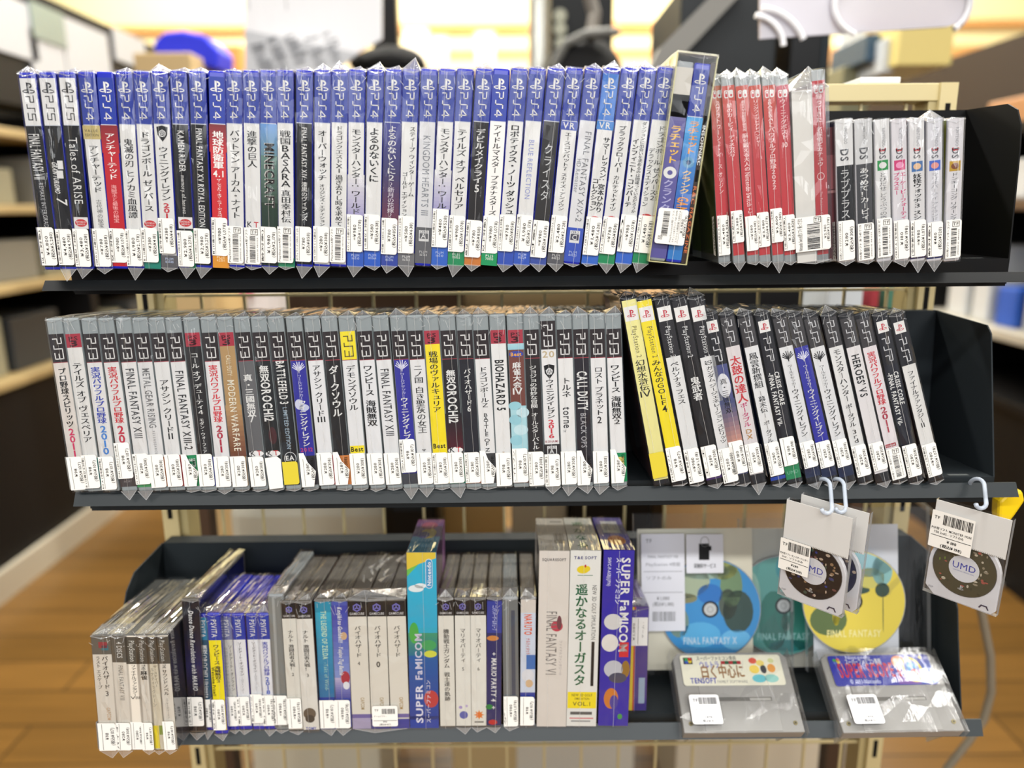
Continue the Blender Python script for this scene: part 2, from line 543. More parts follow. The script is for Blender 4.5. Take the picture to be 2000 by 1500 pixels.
KINDS = {
    'ps4': dict(row=1, h=.165, d=.130, w=.0146, shell=PS4_SHELL, t0=.030, t1=.985, g='game cases in the long run on the top shelf'),
    'switch': dict(row=1, h=.159, d=.100, w=.0108, shell=CLEAR_SHELL, t0=.055, t1=.955, g='slim red-spined cases on the top shelf'),
    '3ds': dict(row=1, h=.1218, d=.118, w=.0136, shell=WHITE_SHELL, t0=.0, t1=.98, g='short handheld game cases on the top shelf'),
    'ps3': dict(row=2, h=.165, d=.130, w=.0152, shell=PS3_SHELL, t0=.088, t1=.972, g='game cases in the long run on the middle shelf'),
    'ps2': dict(row=2, h=.183, d=.130, w=.0150, shell=DARK_SHELL, t0=.022, t1=.97, g='leaning tall cases on the middle shelf'),
    'psp': dict(row=2, h=.168, d=.101, w=.0142, shell=DARK_SHELL, t0=.03, t1=.94, g='leaning handheld game cases on the middle shelf'),
    'jewel': dict(row=3, h=.121, d=.137, w=.0100, shell=mat((112, 112, 108), .2, trans=.4), t0=.01, t1=.99, g='disc cases at the near end of the bottom shelf'),
    'gc': dict(row=3, h=.1405, d=.122, w=.0165, shell=mat((104, 100, 93), .35), t0=.02, t1=.985, g='slipcased disc games on the bottom shelf'),
    'vita': dict(row=3, h=.126, d=.101, w=.0135, shell=PS4_SHELL, t0=.03, t1=.965, g='small blue handheld cases on the bottom shelf'),
    'sfc': dict(row=3, h=.188, d=.103, w=.0300, shell=None, t0=0, t1=1, g='tall cardboard game boxes on the bottom shelf'),
}
# ops: short constructors used by the tables
def V(t, v0, v1, c=K, s=.62, u=.5, b=1): return ('vert', t, v0, v1, c, s, u, b)
def D(t, v0, v1, c=K, s=.5, u=.5, b=1, sl=0.0): return ('down', t, v0, v1, c, s, u, b, 3, sl)
def B(c, v0=0, v1=1, u0=0, u1=1, l=1): return ('rect', u0, u1, v0, v1, c, l)
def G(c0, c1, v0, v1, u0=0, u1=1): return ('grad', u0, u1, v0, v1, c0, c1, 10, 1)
def LOGO(v, c, k=1.0): return ('ps_logo', v, c, k, 3)
def PS(last, v0, v1, c, s=.42): return ('ps_word', last, v0, v1, c, s, 3)
def EL(u, v, ru, rv, c, l=2): return ('uv_ell', u, v, ru, rv, c, l)
def H(t, u, v, size, c, b=1, fit=None, l=3): return ('uv_h', t, u, v, size, c, b, fit, l)
def CERO(v0, v1, let, fg, bg): return ('cero', v0, v1, let, fg, bg)
def bandai(v): return [B((232, 228, 226), v-.03, v+.03, .08, .92, 2), EL(.5, v, .36, .02, (205, 40, 45), 3), H('BANDAI', .5, v-.002, .13, W_, 1, .6, 4), H('NAMCO', .5, v+.011, .13, W_, 1, .5, 4)]
def KT(v): return [EL(.5, v, .46, .018, (238, 236, 234), 2), H('K', .3, v+.011, .46, K, 1, None, 4), H('T', .7, v+.011, .46, RED_, 1, None, 4)]
def BEST(v): return [B((248, 226, 30), v-.022, v+.022, .06, .94, 2), H('Best', .5, v+.012, .42, K, 2, .82, 4)]
def PLJM(v, a='PLJM', b='16010', c=(190, 205, 235)): return [H(a, .5, v, .2, c, 0, .5), H(b, .5, v+.016, .2, c, 0, .5)]

def crest(v, c=K):
    return [('crest', v, c)]
def draw(sh, ops):
    for op in ops:
        if isinstance(op, list):
            draw(sh, op)
            continue
        n, a = op[0], op[1:]
        if n == 'uv_ell':
            u, v, ru, rv, c, l = a
            sh.ellipse(u*sh.w, sh.h*(1-v), ru*sh.w, rv*sh.h, c, l)
        elif n == 'uv_h':
            t, u, v, size, c, b, fit, l = a
            sh.line(t, u*sh.w, sh.h*(1-v), 0, size*sh.w, c, b, l, fit=None if fit is None else fit*sh.w, centre=True)
        elif n == 'crest':
            v, c = a
            cx, cz, q = sh.w/2, sh.h*(1-v), sh.w*.33
            sh.polygon([(cx-q, cz+q*1.1), (cx, cz+q*1.35), (cx+q, cz+q*1.1), (cx+q*.85, cz-q*.3), (cx, cz-q*1.4), (cx-q*.85, cz-q*.3)], c, 2)
            sh.ring(cx, cz, q*.62, q*.62, q*.2, (225, 225, 225), 3, 10)
            for k in range(5):
                t = math.radians(90+72*k)
                sh.stroke([(cx, cz), (cx+q*.6*math.cos(t), cz+q*.6*math.sin(t))], q*.16, (225, 225, 225), 3)
        elif n == 'pes':                       # winged crest
            v, c = a
            cx, cz, q = sh.w/2, sh.h*(1-v), sh.w*.36
            for sg in (-1, 1):
                for k in range(3):
                    sh.stroke([(cx+sg*q*.15, cz-q*.5+k*q*.15), (cx+sg*q*(.75-.1*k), cz-q*.1+k*q*.3), (cx+sg*q*(1-.15*k), cz+q*.1+k*q*.3)], q*.16, c, 2)
                sh.stroke([(cx, cz-q*.9), (cx+sg*q*.2, cz+q*.9)], q*.16, c, 2)
        elif n == 'cube':                      # hexagonal cube mark
            v, c = a
            cx, cz, q = sh.w/2, sh.h*(1-v), sh.w*.2
            P = [(cx+q*math.cos(math.radians(90+60*k)), cz+q*math.sin(math.radians(90+60*k))) for k in range(7)]
            sh.stroke(P, q*.34, c, 2)
            for k in (0, 2, 4):
                sh.stroke([(cx, cz), ((P[k][0]+cx)/2, (P[k][1]+cz)/2)], q*.3, c, 2)
        elif n == 'bars':
            u0, u1, v0, v1, seed, horiz, c = a
            rnd = random.Random(seed)
            t = 0.0
            while t < 1:
                b = rnd.choice((.012, .02, .03))
                if horiz:
                    sh.rect(u0, u1, v0+(v1-v0)*t, v0+(v1-v0)*min(1, t+b), c, 3)
                else:
                    sh.rect(u0+(u1-u0)*t, u0+(u1-u0)*min(1, t+b), v0, v1, c, 3)
                t += b+rnd.choice((.012, .02, .032))
        else:
            getattr(sh, n)(*a)

STK = (242, 240, 234)
INK = (20, 20, 20)
def price_sticker(w, h, st, parent, seed, base, name='price_sticker', wrap=.007):
    """paper sticker on the wrapping, folded round the left edge"""
    sh = Sheet(w, h, fold=True)
    sh.off = lambda l, b=base: b+0.00006*l
    kind, v0, v1 = st[:3]
    z0, z1 = h*(1-v1), h*(1-v0)
    L = z1-z0
    ue = .95
    xe, r = ue*w, min(.0022, w*.15)
    pts = [(0, z0), (xe-r, z0)]
    pts += [(xe-r+r*math.sin(math.radians(a)), z0+r-r*math.cos(math.radians(a))) for a in (30, 60, 90)]
    pts += [(xe-r+r*math.cos(math.radians(a)), z1-r+r*math.sin(math.radians(a))) for a in (0, 30, 60, 90)]
    pts += [(0, z1)]
    col = STK if kind != 'yellow' else (214, 196, 46)
    paper = mat(col, 0.55)
    if kind == 'torn':                          # a corner has been peeled back
        pts = [(0, z0), (.75*w, z0), (.95*w, z0+.45*L), (.5*w, z0+.72*L), (.3*w, z1), (0, z1)]
        sh.polygon([(.3*w, z1), (.5*w, z0+.72*L), (.95*w, z0+.45*L), (.72*w, z0+.56*L), (.1*w, z0+.9*L)], mat((250, 249, 246), .6), 3)
    if kind == 'plain':
        pts = [(.08*w, z0-.001), (.95*w, z0), (.98*w, z1-.003), (.75*w, z1), (.0, z1-.001)]
    sh.polygon(pts, paper, 0)
    if kind in ('p', 'torn', 'b', 'p180'):
        sh.polygon([(-wrap, z0+.0008), (-.00001, z0), (-.00001, z1), (-wrap, z1-.0008)], paper, 0)
    vv = lambda t: v0+(v1-v0)*t
    if kind in ('p', 'torn'):
        price, tax, side = st[3:6]
        if side:
            sh.up(side, .10, vv(.06), vv(.97), INK, w*.14, 1, 2)
        sh.rect(.215, .235, vv(.03), vv(.97), INK, 2)
        pl = .043*len(price)
        sh.up(price, .47, vv(.47-pl), vv(.47+pl), INK, w*.25, 1, 2)
        tt = '(税込'+tax+')'
        tl_ = min(.36, .037*len(tt)+.03)
        sh.up(tt, .76, vv(.48-tl_), vv(.48+tl_), INK, w*.25, 1, 2)
        rnd = random.Random(seed)
        for k in range(3):                      # print on the folded flap
            x = -.0012-k*.0018
            t = rnd.uniform(.05, .2)
            while t < .9:
                q = rnd.uniform(.02, .07)
                sh.polygon([(x, z0+t*L), (x+.0009, z0+t*L), (x+.0009, z0+(t+q)*L), (x, z0+(t+q)*L)], INK, 2)
                t += q+rnd.uniform(.015, .04)
    elif kind == 'b':
        text = st[3]
        sh.up(text, .13, vv(.03), vv(.97), INK, w*.15, 1, 2)
        draw(sh, [('bars', .32, .66, vv(.22), vv(.95), seed, True, INK)])
        sh.up('2900010 481325', .78, vv(.25), vv(.93), INK, w*.1, 0, 2)
        cz, cx = h*(1-vv(.11)), .6*w
        q = min(w, .0146)
        sh.stroke([(cx-.2*q, cz-.16*q), (cx+.2*q, cz-.16*q), (cx+.2*q, cz+.16*q), (cx-.2*q, cz+.16*q), (cx-.2*q, cz-.16*q)], .03*q, INK, 2)
        sh.line('TF', cx, cz-.1*q, 0, .28*q, INK, 1, 2, centre=True)
    elif kind == 'yellow':
        pass
    return sh.mb.build(name, parent)

def bag(parent, w, h, d, seed, pk=None, tl=None, name='clear_sleeve', full=True, x0=None):
    """clear cellophane sleeve: creased front, top sheet, folded tip above and tail below"""
    rnd = random.Random(seed)
    mb = MB()
    e = .0005
    a, b = -w/2-e, w/2+e
    nx, nz = 4, 14
    g = [[(a+(b-a)*i/nx, -.0005-(rnd.random()**2*.0011 if 0 < i < nx else -.0002), -.0008+(h+.0016)*k/nz+(rnd.uniform(-.002, .002) if 0 < k < nz else 0))
          for i in range(nx+1)] for k in range(nz+1)]
    for k in range(nz):
        for i in range(nx):
            q = (g[k][i], g[k][i+1], g[k+1][i+1], g[k+1][i])
            if rnd.random() < .5:
                mb.poly((q[0], q[1], q[2]), FILM); mb.poly((q[0], q[2], q[3]), FILM)
            else:
                mb.poly((q[0], q[1], q[3]), FILM); mb.poly((q[1], q[2], q[3]), FILM)
    # top sheet with folds running back
    ny, nt = 4, 5
    t = [[(a+(b-a)*i/nt, -.0005+(d+.002)*k/ny, h+.0008+rnd.random()*.0012) for i in range(nt+1)] for k in range(ny+1)]
    t[0] = [(x, -.0005, h+.0008) for x, _, _ in t[0]]
    for k in range(ny):
        for i in range(nt):
            q = (t[k][i], t[k][i+1], t[k+1][i+1], t[k+1][i])
            mb.poly((q[0], q[1], q[2]), FILM); mb.poly((q[0], q[2], q[3]), FILM)
    # sides, a finger deep
    for x in (a, b):
        mb.poly([(x, -.0004, -.0005), (x, d*.6, -.0005), (x, d*.6, h), (x, -.0004, h)], FILM)
    # folded tip
    pk = rnd.choice((.0018, .0028, .004, .006)) if pk is None else pk
    tx = rnd.uniform(-.25, .25)*w
    if pk > .0005:
        T = (tx, .006+rnd.random()*.004, h+pk)
        A, B_, E_, F_ = (a, -.0005, h-.0015), (b, -.0005, h-.0015), (a, .022, h+.001), (b, .022, h+.001)
        M1 = (tx*.7, -.0012, h-.004)
        for tri in ((A, M1, T), (M1, B_, T), (A, T, E_), (B_, F_, T), (E_, T, F_)):
            mb.poly(tri, CRUMPLE)
        for p in (A, B_, M1):
            P, Q = Vector(p), Vector(T)
            s = (Q-P).cross(Vector((0, 1, .3))).normalized()*.00022
            o = Vector((0, -.0004, .0002))
            mb.poly([P-s+o, P+s+o, Q+s+o, Q-s+o], SEAM_GLINT)
        for _ in range(3):                      # short creases at the corner, their highlights painted as whitish strips
            P = Vector((rnd.uniform(a, b), -.0017, h-rnd.uniform(.001, .012)))
            Q = P+Vector((rnd.uniform(-.004, .004), -.0001, rnd.uniform(-.009, .006)))
            s = (Q-P).cross(Vector((0, 1, 0))).normalized()*.00018
            mb.poly([P-s, P+s, Q+s, Q-s], SEAM_GLINT)
    tl = rnd.choice((.0, .003, .006, .009)) if tl is None else tl
    sx = rnd.uniform(-.18, .18)*w
    if tl > .0005:
        P, Q, R_ = (a*.9, -.0011, .0008), (b*.9, -.0011, .0008), (sx, -.0019, -tl)
        mid = (sx*.9, -.0022, .001)
        mb.poly((P, mid, R_), CRUMPLE); mb.poly((mid, Q, R_), CRUMPLE)
        for p, q in ((P, R_), (Q, R_)):
            p, q = Vector(p), Vector(q)
            s = (q-p).cross(Vector((0, 1, 0))).normalized()*.0002
            o = Vector((0, -.0003, 0))
            mb.poly([p-s+o, p+s+o, q+s+o, q-s+o], SEAM_GLINT)
    # the welded seam down the spine
    n, pts = 8, []
    for k in range(n+1):
        pts.append((sx+rnd.uniform(-.0003, .0003)+tx*.3*k/n, -.0019, -tl*.6+(h+tl*.6)*k/n))
    hw = .00016
    for p, q in zip(pts, pts[1:]):
        mb.poly([(p[0]-hw, p[1], p[2]), (p[0]+hw, p[1]-.0002, p[2]), (q[0]+hw, q[1]-.0002, q[2]), (q[0]-hw, q[1], q[2])], SEAM_GLINT)
    return mb.build(name, parent)

SEED = [11]
def frame(row, xt, xb, yt=None, yb=None, dy=0.0, w=0.0, lean=True):
    R_ = ROWS[row]
    t = R_['tilt']
    up0, back0, right0 = Vector((0, math.sin(t), math.cos(t))), Vector((0, math.cos(t), -math.sin(t))), Vector((1, 0, 0))
    y = FRONT+dy
    z = R_['z']-(y-FRONT)*math.tan(t)
    base = at(xb, yb or R_['yb'], y)
    base = Vector((base.x, y, z))
    top = at_plane(xt, yt or R_['yt'], base, back0)
    dlt = top-base
    phi = math.atan2(dlt.dot(right0), dlt.dot(up0))
    up = math.cos(phi)*up0+math.sin(phi)*right0
    right = math.cos(phi)*right0-math.sin(phi)*up0
    base = base+up0*abs(math.sin(phi))*w/2
    M = Matrix(((right.x, back0.x, up.x, base.x), (right.y, back0.y, up.y, base.y), (right.z, back0.z, up.z, base.z), (0, 0, 0, 1)))
    return M

def case(kind, xt, xb, label, ops, st=None, side=(70, 74, 84), wrap=True, w=None, h=None, yt=None, yb=None, dy=0.0,
         band=None, word=None, pk=None, tl=None, name='game_case', cat='game case', top=None, shell=None, seedoff=0, M=None, group=None, d=None):
    kd = KINDS[kind]
    SEED[0] += 1
    seed = SEED[0]+seedoff
    w, h, d = w or kd['w'], h or kd['h'], d or kd['d']
    if M is None:
        M = frame(kd['row'], xt, xb, yt, yb, dy, w)
    root = thing(name, label, cat, M, group or kd['g'])
    t0, t1 = kd['t0'], kd['t1']
    sh = Sheet(w, h)
    pre = []
    if kind == 'ps4':
        bc = band or (8, 44, 152)
        wc = W_ if word != '5' else (40, 40, 44)
        if word == '5':
            bc = (232, 231, 229)
        pre = [B(bc, t0, .258, .05, .95, 0), B((200, 204, 214), .258, .262, .05, .95, 0), LOGO(.078, wc), PS(word or '4', .115, .235, wc)]
        if word == 'none':
            pre = []
        sp = (.262, t1)
    elif kind == 'switch':
        pre, sp = [('rrect', w*.16, w*.48, h*.882, h*.922, .0012, W_, 3), ('rrect', w*.53, w*.86, h*.882, h*.922, .0012, W_, 3),
                   ('rrect', w*.22, w*.44, h*.887, h*.917, .0008, RED_, 4), EL(.33, .091, .07, .006, W_, 5), EL(.70, .105, .08, .006, RED_, 5)], (t0, t1)
    elif kind == 'ps3':
        if band == 'red':
            pre, sp = [B((168, 34, 56), t0, .165, .05, .95, 0), H('PS', .5, .125, .34, (70, 14, 26), 1, .62), H('3', .5, .158, .5, (60, 12, 22), 2, .62)], (.165, t1)
        elif band == 'plain':
            sp = (t0, t1)
        else:
            fc = (226, 224, 222) if band is None else (96, 84, 18)
            pre, sp = [B(band or (44, 36, 38), t0, .247, .05, .95, 0), B((150, 40, 56), .247, .251, .05, .95, 0), PS('3', .112, .232, fc, .5)], (.251, t1)
    elif kind == 'ps2':
        bc = band or (40, 38, 42)
        dark = bc[0] < 120
        pre = [B(bc, t0, .315, .05, .95, 0), B((236, 234, 230), .055, .128, .08, .92, 1), LOGO(.092, (196, 40, 60), .75),
               ('line', 'PlayStation 2', w*.36, h*.845, -90, w*.46, (222, 222, 222) if dark else (110, 100, 50), 0, 3, h*.165)]
        sp = (.315, t1)
    elif kind == 'psp':
        fc = (215, 215, 218)
        if band == 'logo':
            pre, sp = [B((34, 34, 40), t0, .30, .05, .95, 0), B((236, 234, 230), .05, .115, .15, .85, 1), LOGO(.084, (196, 40, 60), .7), PS('P', .145, .285, fc, .42)], (.30, t1)
        else:
            pre, sp = [B((52, 48, 50), t0, .195, .05, .95, 0), PS('P', .05, .175, fc, .42)], (.195, t1)
    elif kind == 'vita':
        pre, sp = [B(band or (26, 54, 160), t0, .22, .05, .95, 0), ('down', 'PSVITA', .05, .2, W_, .4, .5, 1, 3)], (.22, t1)
    elif kind == 'gc' and band == 'cube':
        pre, sp = [B((28, 26, 28), t0, .135, .03, .97, 0), ('cube', .068, (120, 116, 196)), H('GAMECUBE', .5, .122, .2, (210, 208, 206), 1, .8)], (.135, t1)
    elif kind == 'jewel':
        pre, sp = [], (t0, t1)
    else:
        sp = (t0, t1)
    flat = []
    for o in ops:
        flat += o if isinstance(o, list) else [o]
    ops = flat
    ground = [o for o in ops if isinstance(o, tuple) and o[0] == 'ground']
    rest = [o for o in ops if not (isinstance(o, tuple) and o[0] == 'ground')]
    u0, u1 = (.05, .95) if kind not in ('sfc', 'gc', 'jewel') else (0.0, 1.0)
    if ground:
        sh.rect(u0, u1, sp[0], sp[1], ground[0][1], 0)
    draw(sh, pre)
    draw(sh, rest)
    sc_ = mat(side, .35)
    for x in (-w/2-.0001, w/2+.0001):
        y0, zz0, zz1 = .0025, h*(1-t1)+.0005, h*(1-t0)-.0005
        sh.mb.poly([(x, y0, zz0), (x, d-.004, zz0), (x, d-.004, zz1), (x, y0, zz1)], sc_)
    if top:                                     # print on the upper face of a carton
        tsh = Sheet(w, d)
        draw(tsh, top)
        for vtx, fc, mi_ in [(tsh.mb.v, tsh.mb.f, tsh.mb.m)]:
            for f, k in zip(fc, mi_):
                sh.mb.poly([(vtx[i][0], vtx[i][2], h+.0001-vtx[i][1]*.5) for i in f], tsh.mb.mats[k])
    body = MB()
    body.box(-w/2, w/2, 0, d, 0, h, shell or kd['shell'] or mat(side, .5))
    body.build('case_shell' if kind != 'sfc' else 'carton', root, bevel=min(.0016, w*.12) if kind != 'sfc' else .0006)
    sh.mb.build('cover_sheet' if kind != 'sfc' else 'printed_face', root)
    sleeve_ = bag(root, w, h, d, seed, pk, tl) if wrap else root
    if st:                                      # the sticker is stuck to the wrapping where there is one
        price_sticker(w, h, st, sleeve_, seed, .0023 if wrap else .0009)
    return root
def GR(c): return ('ground', c)

# ---------------------------------------------------------------- top shelf, long run
LT = 'blue-topped case '
def P(v0, v1, price, tax, side='(15歳以上対象)'): return ('p', v0, v1, price, tax, side)
def BC(v0, v1, t='PlayStation4用ソフト'): return ('b', v0, v1, t)
TOP = [
 (51, 102, 'white-capped dark case at the outer end of the top shelf run', [GR(BLK), D('FINAL FANTASY VII', .30, .53, W_, .62, .46, 1), D('REMAKE INTERGRADE', .545, .79, (190, 190, 192), .26, .5, 0)],
  P(.775, .975, '¥4,800', '¥5,280', '以上対象)'), dict(word='5', pk=.006, tl=0)),
 (90, 135, 'white-capped black case with slanted white lettering and a block emblem', [GR(BLK), D('GRAN TURISMO', .44, .60, W_, .3, .36, 2, .25), D('7', .62, .66, W_, .6, .55, 1, .2),
   B(W_, .435, .478, .52, .85, 2), B(W_, .485, .525, .42, .8, 2)], P(.785, .975, '¥4,480', '¥4,928', '(全年齢対象)'), dict(word='5', tl=.010)),
 (129, 167, 'white-capped black case with long white serif lettering and red badge', [GR(BLK), D('Tales of ARISE', .32, .66, W_, .5, .5, 0), bandai(.755)], P(.785, .985, '¥3,480', '¥3,828', '(15歳以上対象)'), dict(word='5', yt=134, tl=.008)),
 (167, 206, LT+'with a gold band under the blue', [GR(W_), B((196, 176, 112), .262, .33), H('VALUE', .5, .295, .22, (70, 60, 30), 0, .8), H('EDITION', .5, .316, .22, (70, 60, 30), 0, .8),
   V('アンチャーテッド', .36, .60), V('古代神の秘宝', .635, .78, (90, 90, 90), .36, .5, 0)], P(.785, .985, '=¥780', '¥858', 'CERO C (15歳以上対'), dict(tl=.004)),
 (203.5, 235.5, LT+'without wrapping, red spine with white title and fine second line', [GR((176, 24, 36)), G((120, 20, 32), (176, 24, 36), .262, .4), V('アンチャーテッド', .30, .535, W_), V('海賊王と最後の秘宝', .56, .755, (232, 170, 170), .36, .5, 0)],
  P(.785, .965, '=¥980', '¥1,078', '以上対象)'), dict(wrap=False)),
 (241, 267, LT+'beside the unwrapped red one, title beginning with two bold ideographs', [GR(W_), V('鬼滅の刃 ヒノカミ血風譚', .33, .735, K, .58)], P(.79, .985, '¥1,980', '¥2,178', 'RO D (17歳以上対象)'), dict(tl=.010, pk=.004)),
 (275.5, 298.5, LT+'with black title, red badge and green foot, before the shield', [GR(W_), V('ドラゴンボール ゼノバース', .295, .70), bandai(.765), B((0, 130, 110), .80, 1)], P(.785, .965, '=¥380', '¥418', 'B (12歳以上対象)'), dict(tl=.0, pk=.001)),
 (310, 332, LT+'with black shield crest above a title ending in red digits', [GR(W_), crest(.305), V('ウイニングイレブン', .37, .645), V('201', .655, .735, (200, 34, 50), .6, .5, 2), B((88, 86, 90), .93, 1), PLJM(.955, 'PLJM', '80048')], P(.735, .92, '=¥380', '¥418', '(全年齢対象)'), dict(pk=.007, tl=.003)),
 (346.5, 367, LT+'with black spine, white capitals and red badge', [GR(BLK), D('KAMEN RIDER', .29, .50, W_, .36, .5, 1), D('memory of heroez', .515, .715, W_, .24, .5, 0), bandai(.76), B(GREEN, .80, 1, .6, 1)], P(.80, .99, '¥2,980', '¥3,278', '(heroez CERO B (12歳'), dict(tl=.009)),
 (384, 399, LT+'with black spine and one long line of white capitals', [GR(BLK), D('FINAL FANTASY XV ROYAL EDITION', .28, .785, W_, .34, .5, 1)], P(.79, .975, '¥2,980', '¥3,278', 'ション CERO C (15歳以'), dict(tl=.009)),
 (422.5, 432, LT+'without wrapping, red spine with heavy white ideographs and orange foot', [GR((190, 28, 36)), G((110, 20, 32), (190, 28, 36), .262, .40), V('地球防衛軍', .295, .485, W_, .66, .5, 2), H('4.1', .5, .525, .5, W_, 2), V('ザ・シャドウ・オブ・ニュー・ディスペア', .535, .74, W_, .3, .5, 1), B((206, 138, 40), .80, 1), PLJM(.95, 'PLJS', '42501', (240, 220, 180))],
  P(.735, .935, '=¥980', '¥1,078', 'M (17歳以上対象)'), dict(wrap=False)),
 (456, 463, LT+'with barcode sticker, beside the red one with orange foot', [GR(W_), V('バットマン アーカム・ナイト', .29, .74)], BC(.78, .975), dict(pk=.003, tl=.002)),
 (490, 496, LT+'with a four-character title and round monogram over barcode', [GR(W_), V('進撃の巨人', .295, .48, K, .6), KT(.775)], BC(.79, .98), dict(pk=.001, tl=.002)),
 (523.5, 528, LT+'with a picture spine from blue sky down to green', [GR((84, 132, 190)), G((96, 150, 214), (96, 136, 150), .262, .42), G((92, 130, 120), (40, 66, 48), .42, .66), G((40, 62, 46), (26, 40, 40), .66, .99), D('MINECRAFT', .355, .69, (196, 192, 186), .52, .5, 2), D('MINECRAFT', .357, .692, (60, 56, 54), .52, .56, 2)],
  P(.785, .975, '¥1,980', '¥2,178', '齢対象)'), dict(pk=.001, tl=.006)),
 (556, 560, LT+'with barcode, title mixing ideographs and stacked capitals', [GR(W_), V('戦国BASARA', .295, .58, K, .66), V('真田幸村伝', .595, .765, K, .6), B(GREEN, .95, 1)], BC(.785, .975), dict(pk=.001, tl=.002)),
 (594, 595, LT+'with black spine, white capitals then small mixed script', [GR(BLK), D('FINAL FANTASY XIV:', .28, .545, W_, .3, .5, 1), V('漆黒のヴィランズ', .555, .755, W_, .38)], P(.785, .97, '¥780', '¥858', 'のヴィランズ CERO C (15'), dict(tl=.010)),
 (630, 629, LT+'with widely spaced title then a small subtitle, after the black spine', [GR(W_), V('オーバーウォッチ', .295, .55, K, .58), V('オリジンズ・エディション', .565, .785, K, .34)], P(.785, .975, '=¥280', '¥308', 'ON CERO C (15歳以上'), dict(tl=.009, pk=.006)),
 (664, 661, LT+'with barcode and a very long small-lettered title', [GR(W_), V('ドラゴンクエストXI', .275, .51, K, .44), V('過ぎ去りし時を求めて', .52, .785, K, .46)], BC(.79, .975), dict(pk=.008, tl=.0)),
 (697, 694, LT+'with lilac lower spine, earlier of its look-alike pair', [GR(W_), G((228, 227, 226), (168, 160, 200), .52, .73), V('モンスターハンター：ワールド', .29, .725), B((40, 88, 190), .92, 1), PLJM(.945)], P(.725, .92, '=¥980', '¥1,078', 'RO C (15歳以上対象)'), dict(tl=.009)),
 (733.5, 727, LT+'with white spine and seven bold hiragana', [GR(W_), V('よるのないくに', .285, .56, K, .64, .5, 2), B((30, 88, 196), .915, 1), PLJM(.945, 'PLJM', '80064')], P(.725, .915, '=¥580', '¥638', '(15歳以上対象)'), dict(pk=.007, tl=.003)),
 (769, 760.5, LT+'with purple to maroon spine and white hiragana', [GR((46, 44, 128)), G((44, 48, 140), (42, 34, 96), .262, .5), G((42, 34, 96), (110, 32, 62), .5, .78), V('よるのないくに２', .275, .555, W_, .56), V('～新月の花嫁～', .56, .745, (225, 215, 225), .42, .5, 0), B((40, 64, 160), .93, 1), PLJM(.955, 'PLJM', '80206')], P(.745, .935, '¥780', '¥858', 'の花嫁～ CERO C (15歳'), dict(pk=.004, tl=.006)),
 (803, 793, LT+'with two columns of black title and grey foot', [GR(W_), V('スティープ ウィンター ゲーム', .28, .635, K, .36, .68), V('ゴールド エディション', .51, .74, K, .36, .3), B((110, 110, 112), .93, 1), PLJM(.955, 'PLJM', '16102', W_)], P(.735, .93, '=¥580', '¥638', 'ディション CERO A (全年'), dict(pk=.010, tl=.009)),
 (838.5, 826, LT+'with no sticker, grey serif capitals and grey foot', [GR((216, 216, 218)), D('KINGDOM HEARTS III', .325, .735, (120, 124, 132), .42, .5, 0), B((92, 92, 96), .795, .985), CERO(.81, .868, 'A', (214, 214, 214), (92, 92, 96)), PLJM(.93, 'PLJM', '16164', (200, 200, 200))], None, dict(pk=.001, tl=.0)),
 (874.5, 857.5, LT+'with lilac lower spine, later of its look-alike pair', [GR(W_), G((228, 227, 226), (164, 158, 200), .50, .70), V('モンスターハンター：ワール', .29, .70), B((40, 96, 196), .90, 1), PLJM(.935)], P(.70, .90, '=¥480', '¥528', 'RO C (15歳以上対象)'), dict(pk=.001, tl=.003)),
 (909, 890, LT+'with green foot and a three-word title in large katakana', [GR(W_), V('テイルズ オブ ベルセリア', .295, .705), B((0, 138, 82), .92, 1), PLJM(.945, 'PLJS', '70003', W_)], P(.735, .925, '=¥980', '¥1,078', '(12歳以上対象)'), dict(pk=.001, tl=.010)),
 (946.5, 922.5, LT+'with black spine, white katakana ending in 5, orange foot', [GR((36, 33, 34)), V('デビルメイクライ', .295, .57, W_, .58), H('5', .5, .615, .62, W_, 1), B((204, 120, 44), .94, 1)], P(.76, .955, '=¥780', '¥858', '歳以上対象)'), dict(tl=.005)),
 (979, 955, LT+'without wrapping, white spine with green foot', [GR(W_), V('アイドルマスター', .275, .52, K, .52), V('プラチナスターズ', .53, .735, K, .5), B((0, 138, 82), .93, 1), PLJM(.955, 'PLJS', '70055', W_)], P(.74, .935, '=¥980', '¥1,078', '以上対象)'), dict(wrap=False, yt=140)),
 (1015, 986, LT+'after the unwrapped white one, bold title with a middle dot', [GR(W_), V('ロボティクス・ノーツ ダッシュ', .275, .735, K, .58, .5, 2), B((40, 76, 180), .92, 1)], P(.735, .925, '=¥780', '¥858', 'O C (15歳以上対象)'), dict(yt=135, pk=.003, tl=.006)),
 (1050.5, 1018.5, LT+'with thin lilac capitals on white', [GR(W_), D('BLUE REFLECTION', .35, .655, (132, 142, 206), .3, .5, 0), B((40, 84, 190), .92, 1), PLJM(.95, 'PLJM', '80229')], P(.735, .925, '¥1,980', '¥2,178', '女の剣 CERO C (15歳'), dict(yt=135, pk=.003, tl=.006)),
 (1087.5, 1050, LT+'with charcoal spine and thin spaced katakana', [GR((48, 46, 46)), V('クライスタ', .37, .665, (205, 205, 205), .56, .5, 0), B((50, 74, 160), .95, 1)], P(.765, .96, '=¥980', '¥1,078', '対象)'), dict(yt=134, pk=.005, tl=.006)),
 (1123.5, 1084, LT+'with a small blue emblem square and a thin long title', [GR(W_), B((40, 66, 168), .262, .305), H('VR', .5, .298, .5, W_, 1), V('エースコンバット７', .315, .51, K, .42), V('スカイズ・アンノウン', .52, .715, K, .38), B((84, 84, 90), .93, 1), PLJM(.955, 'PLJM', '84023', W_)], P(.74, .935, '¥2,480', '¥2,728', 'UNKNOWN CERO A (全'), dict(yt=134, tl=.006)),
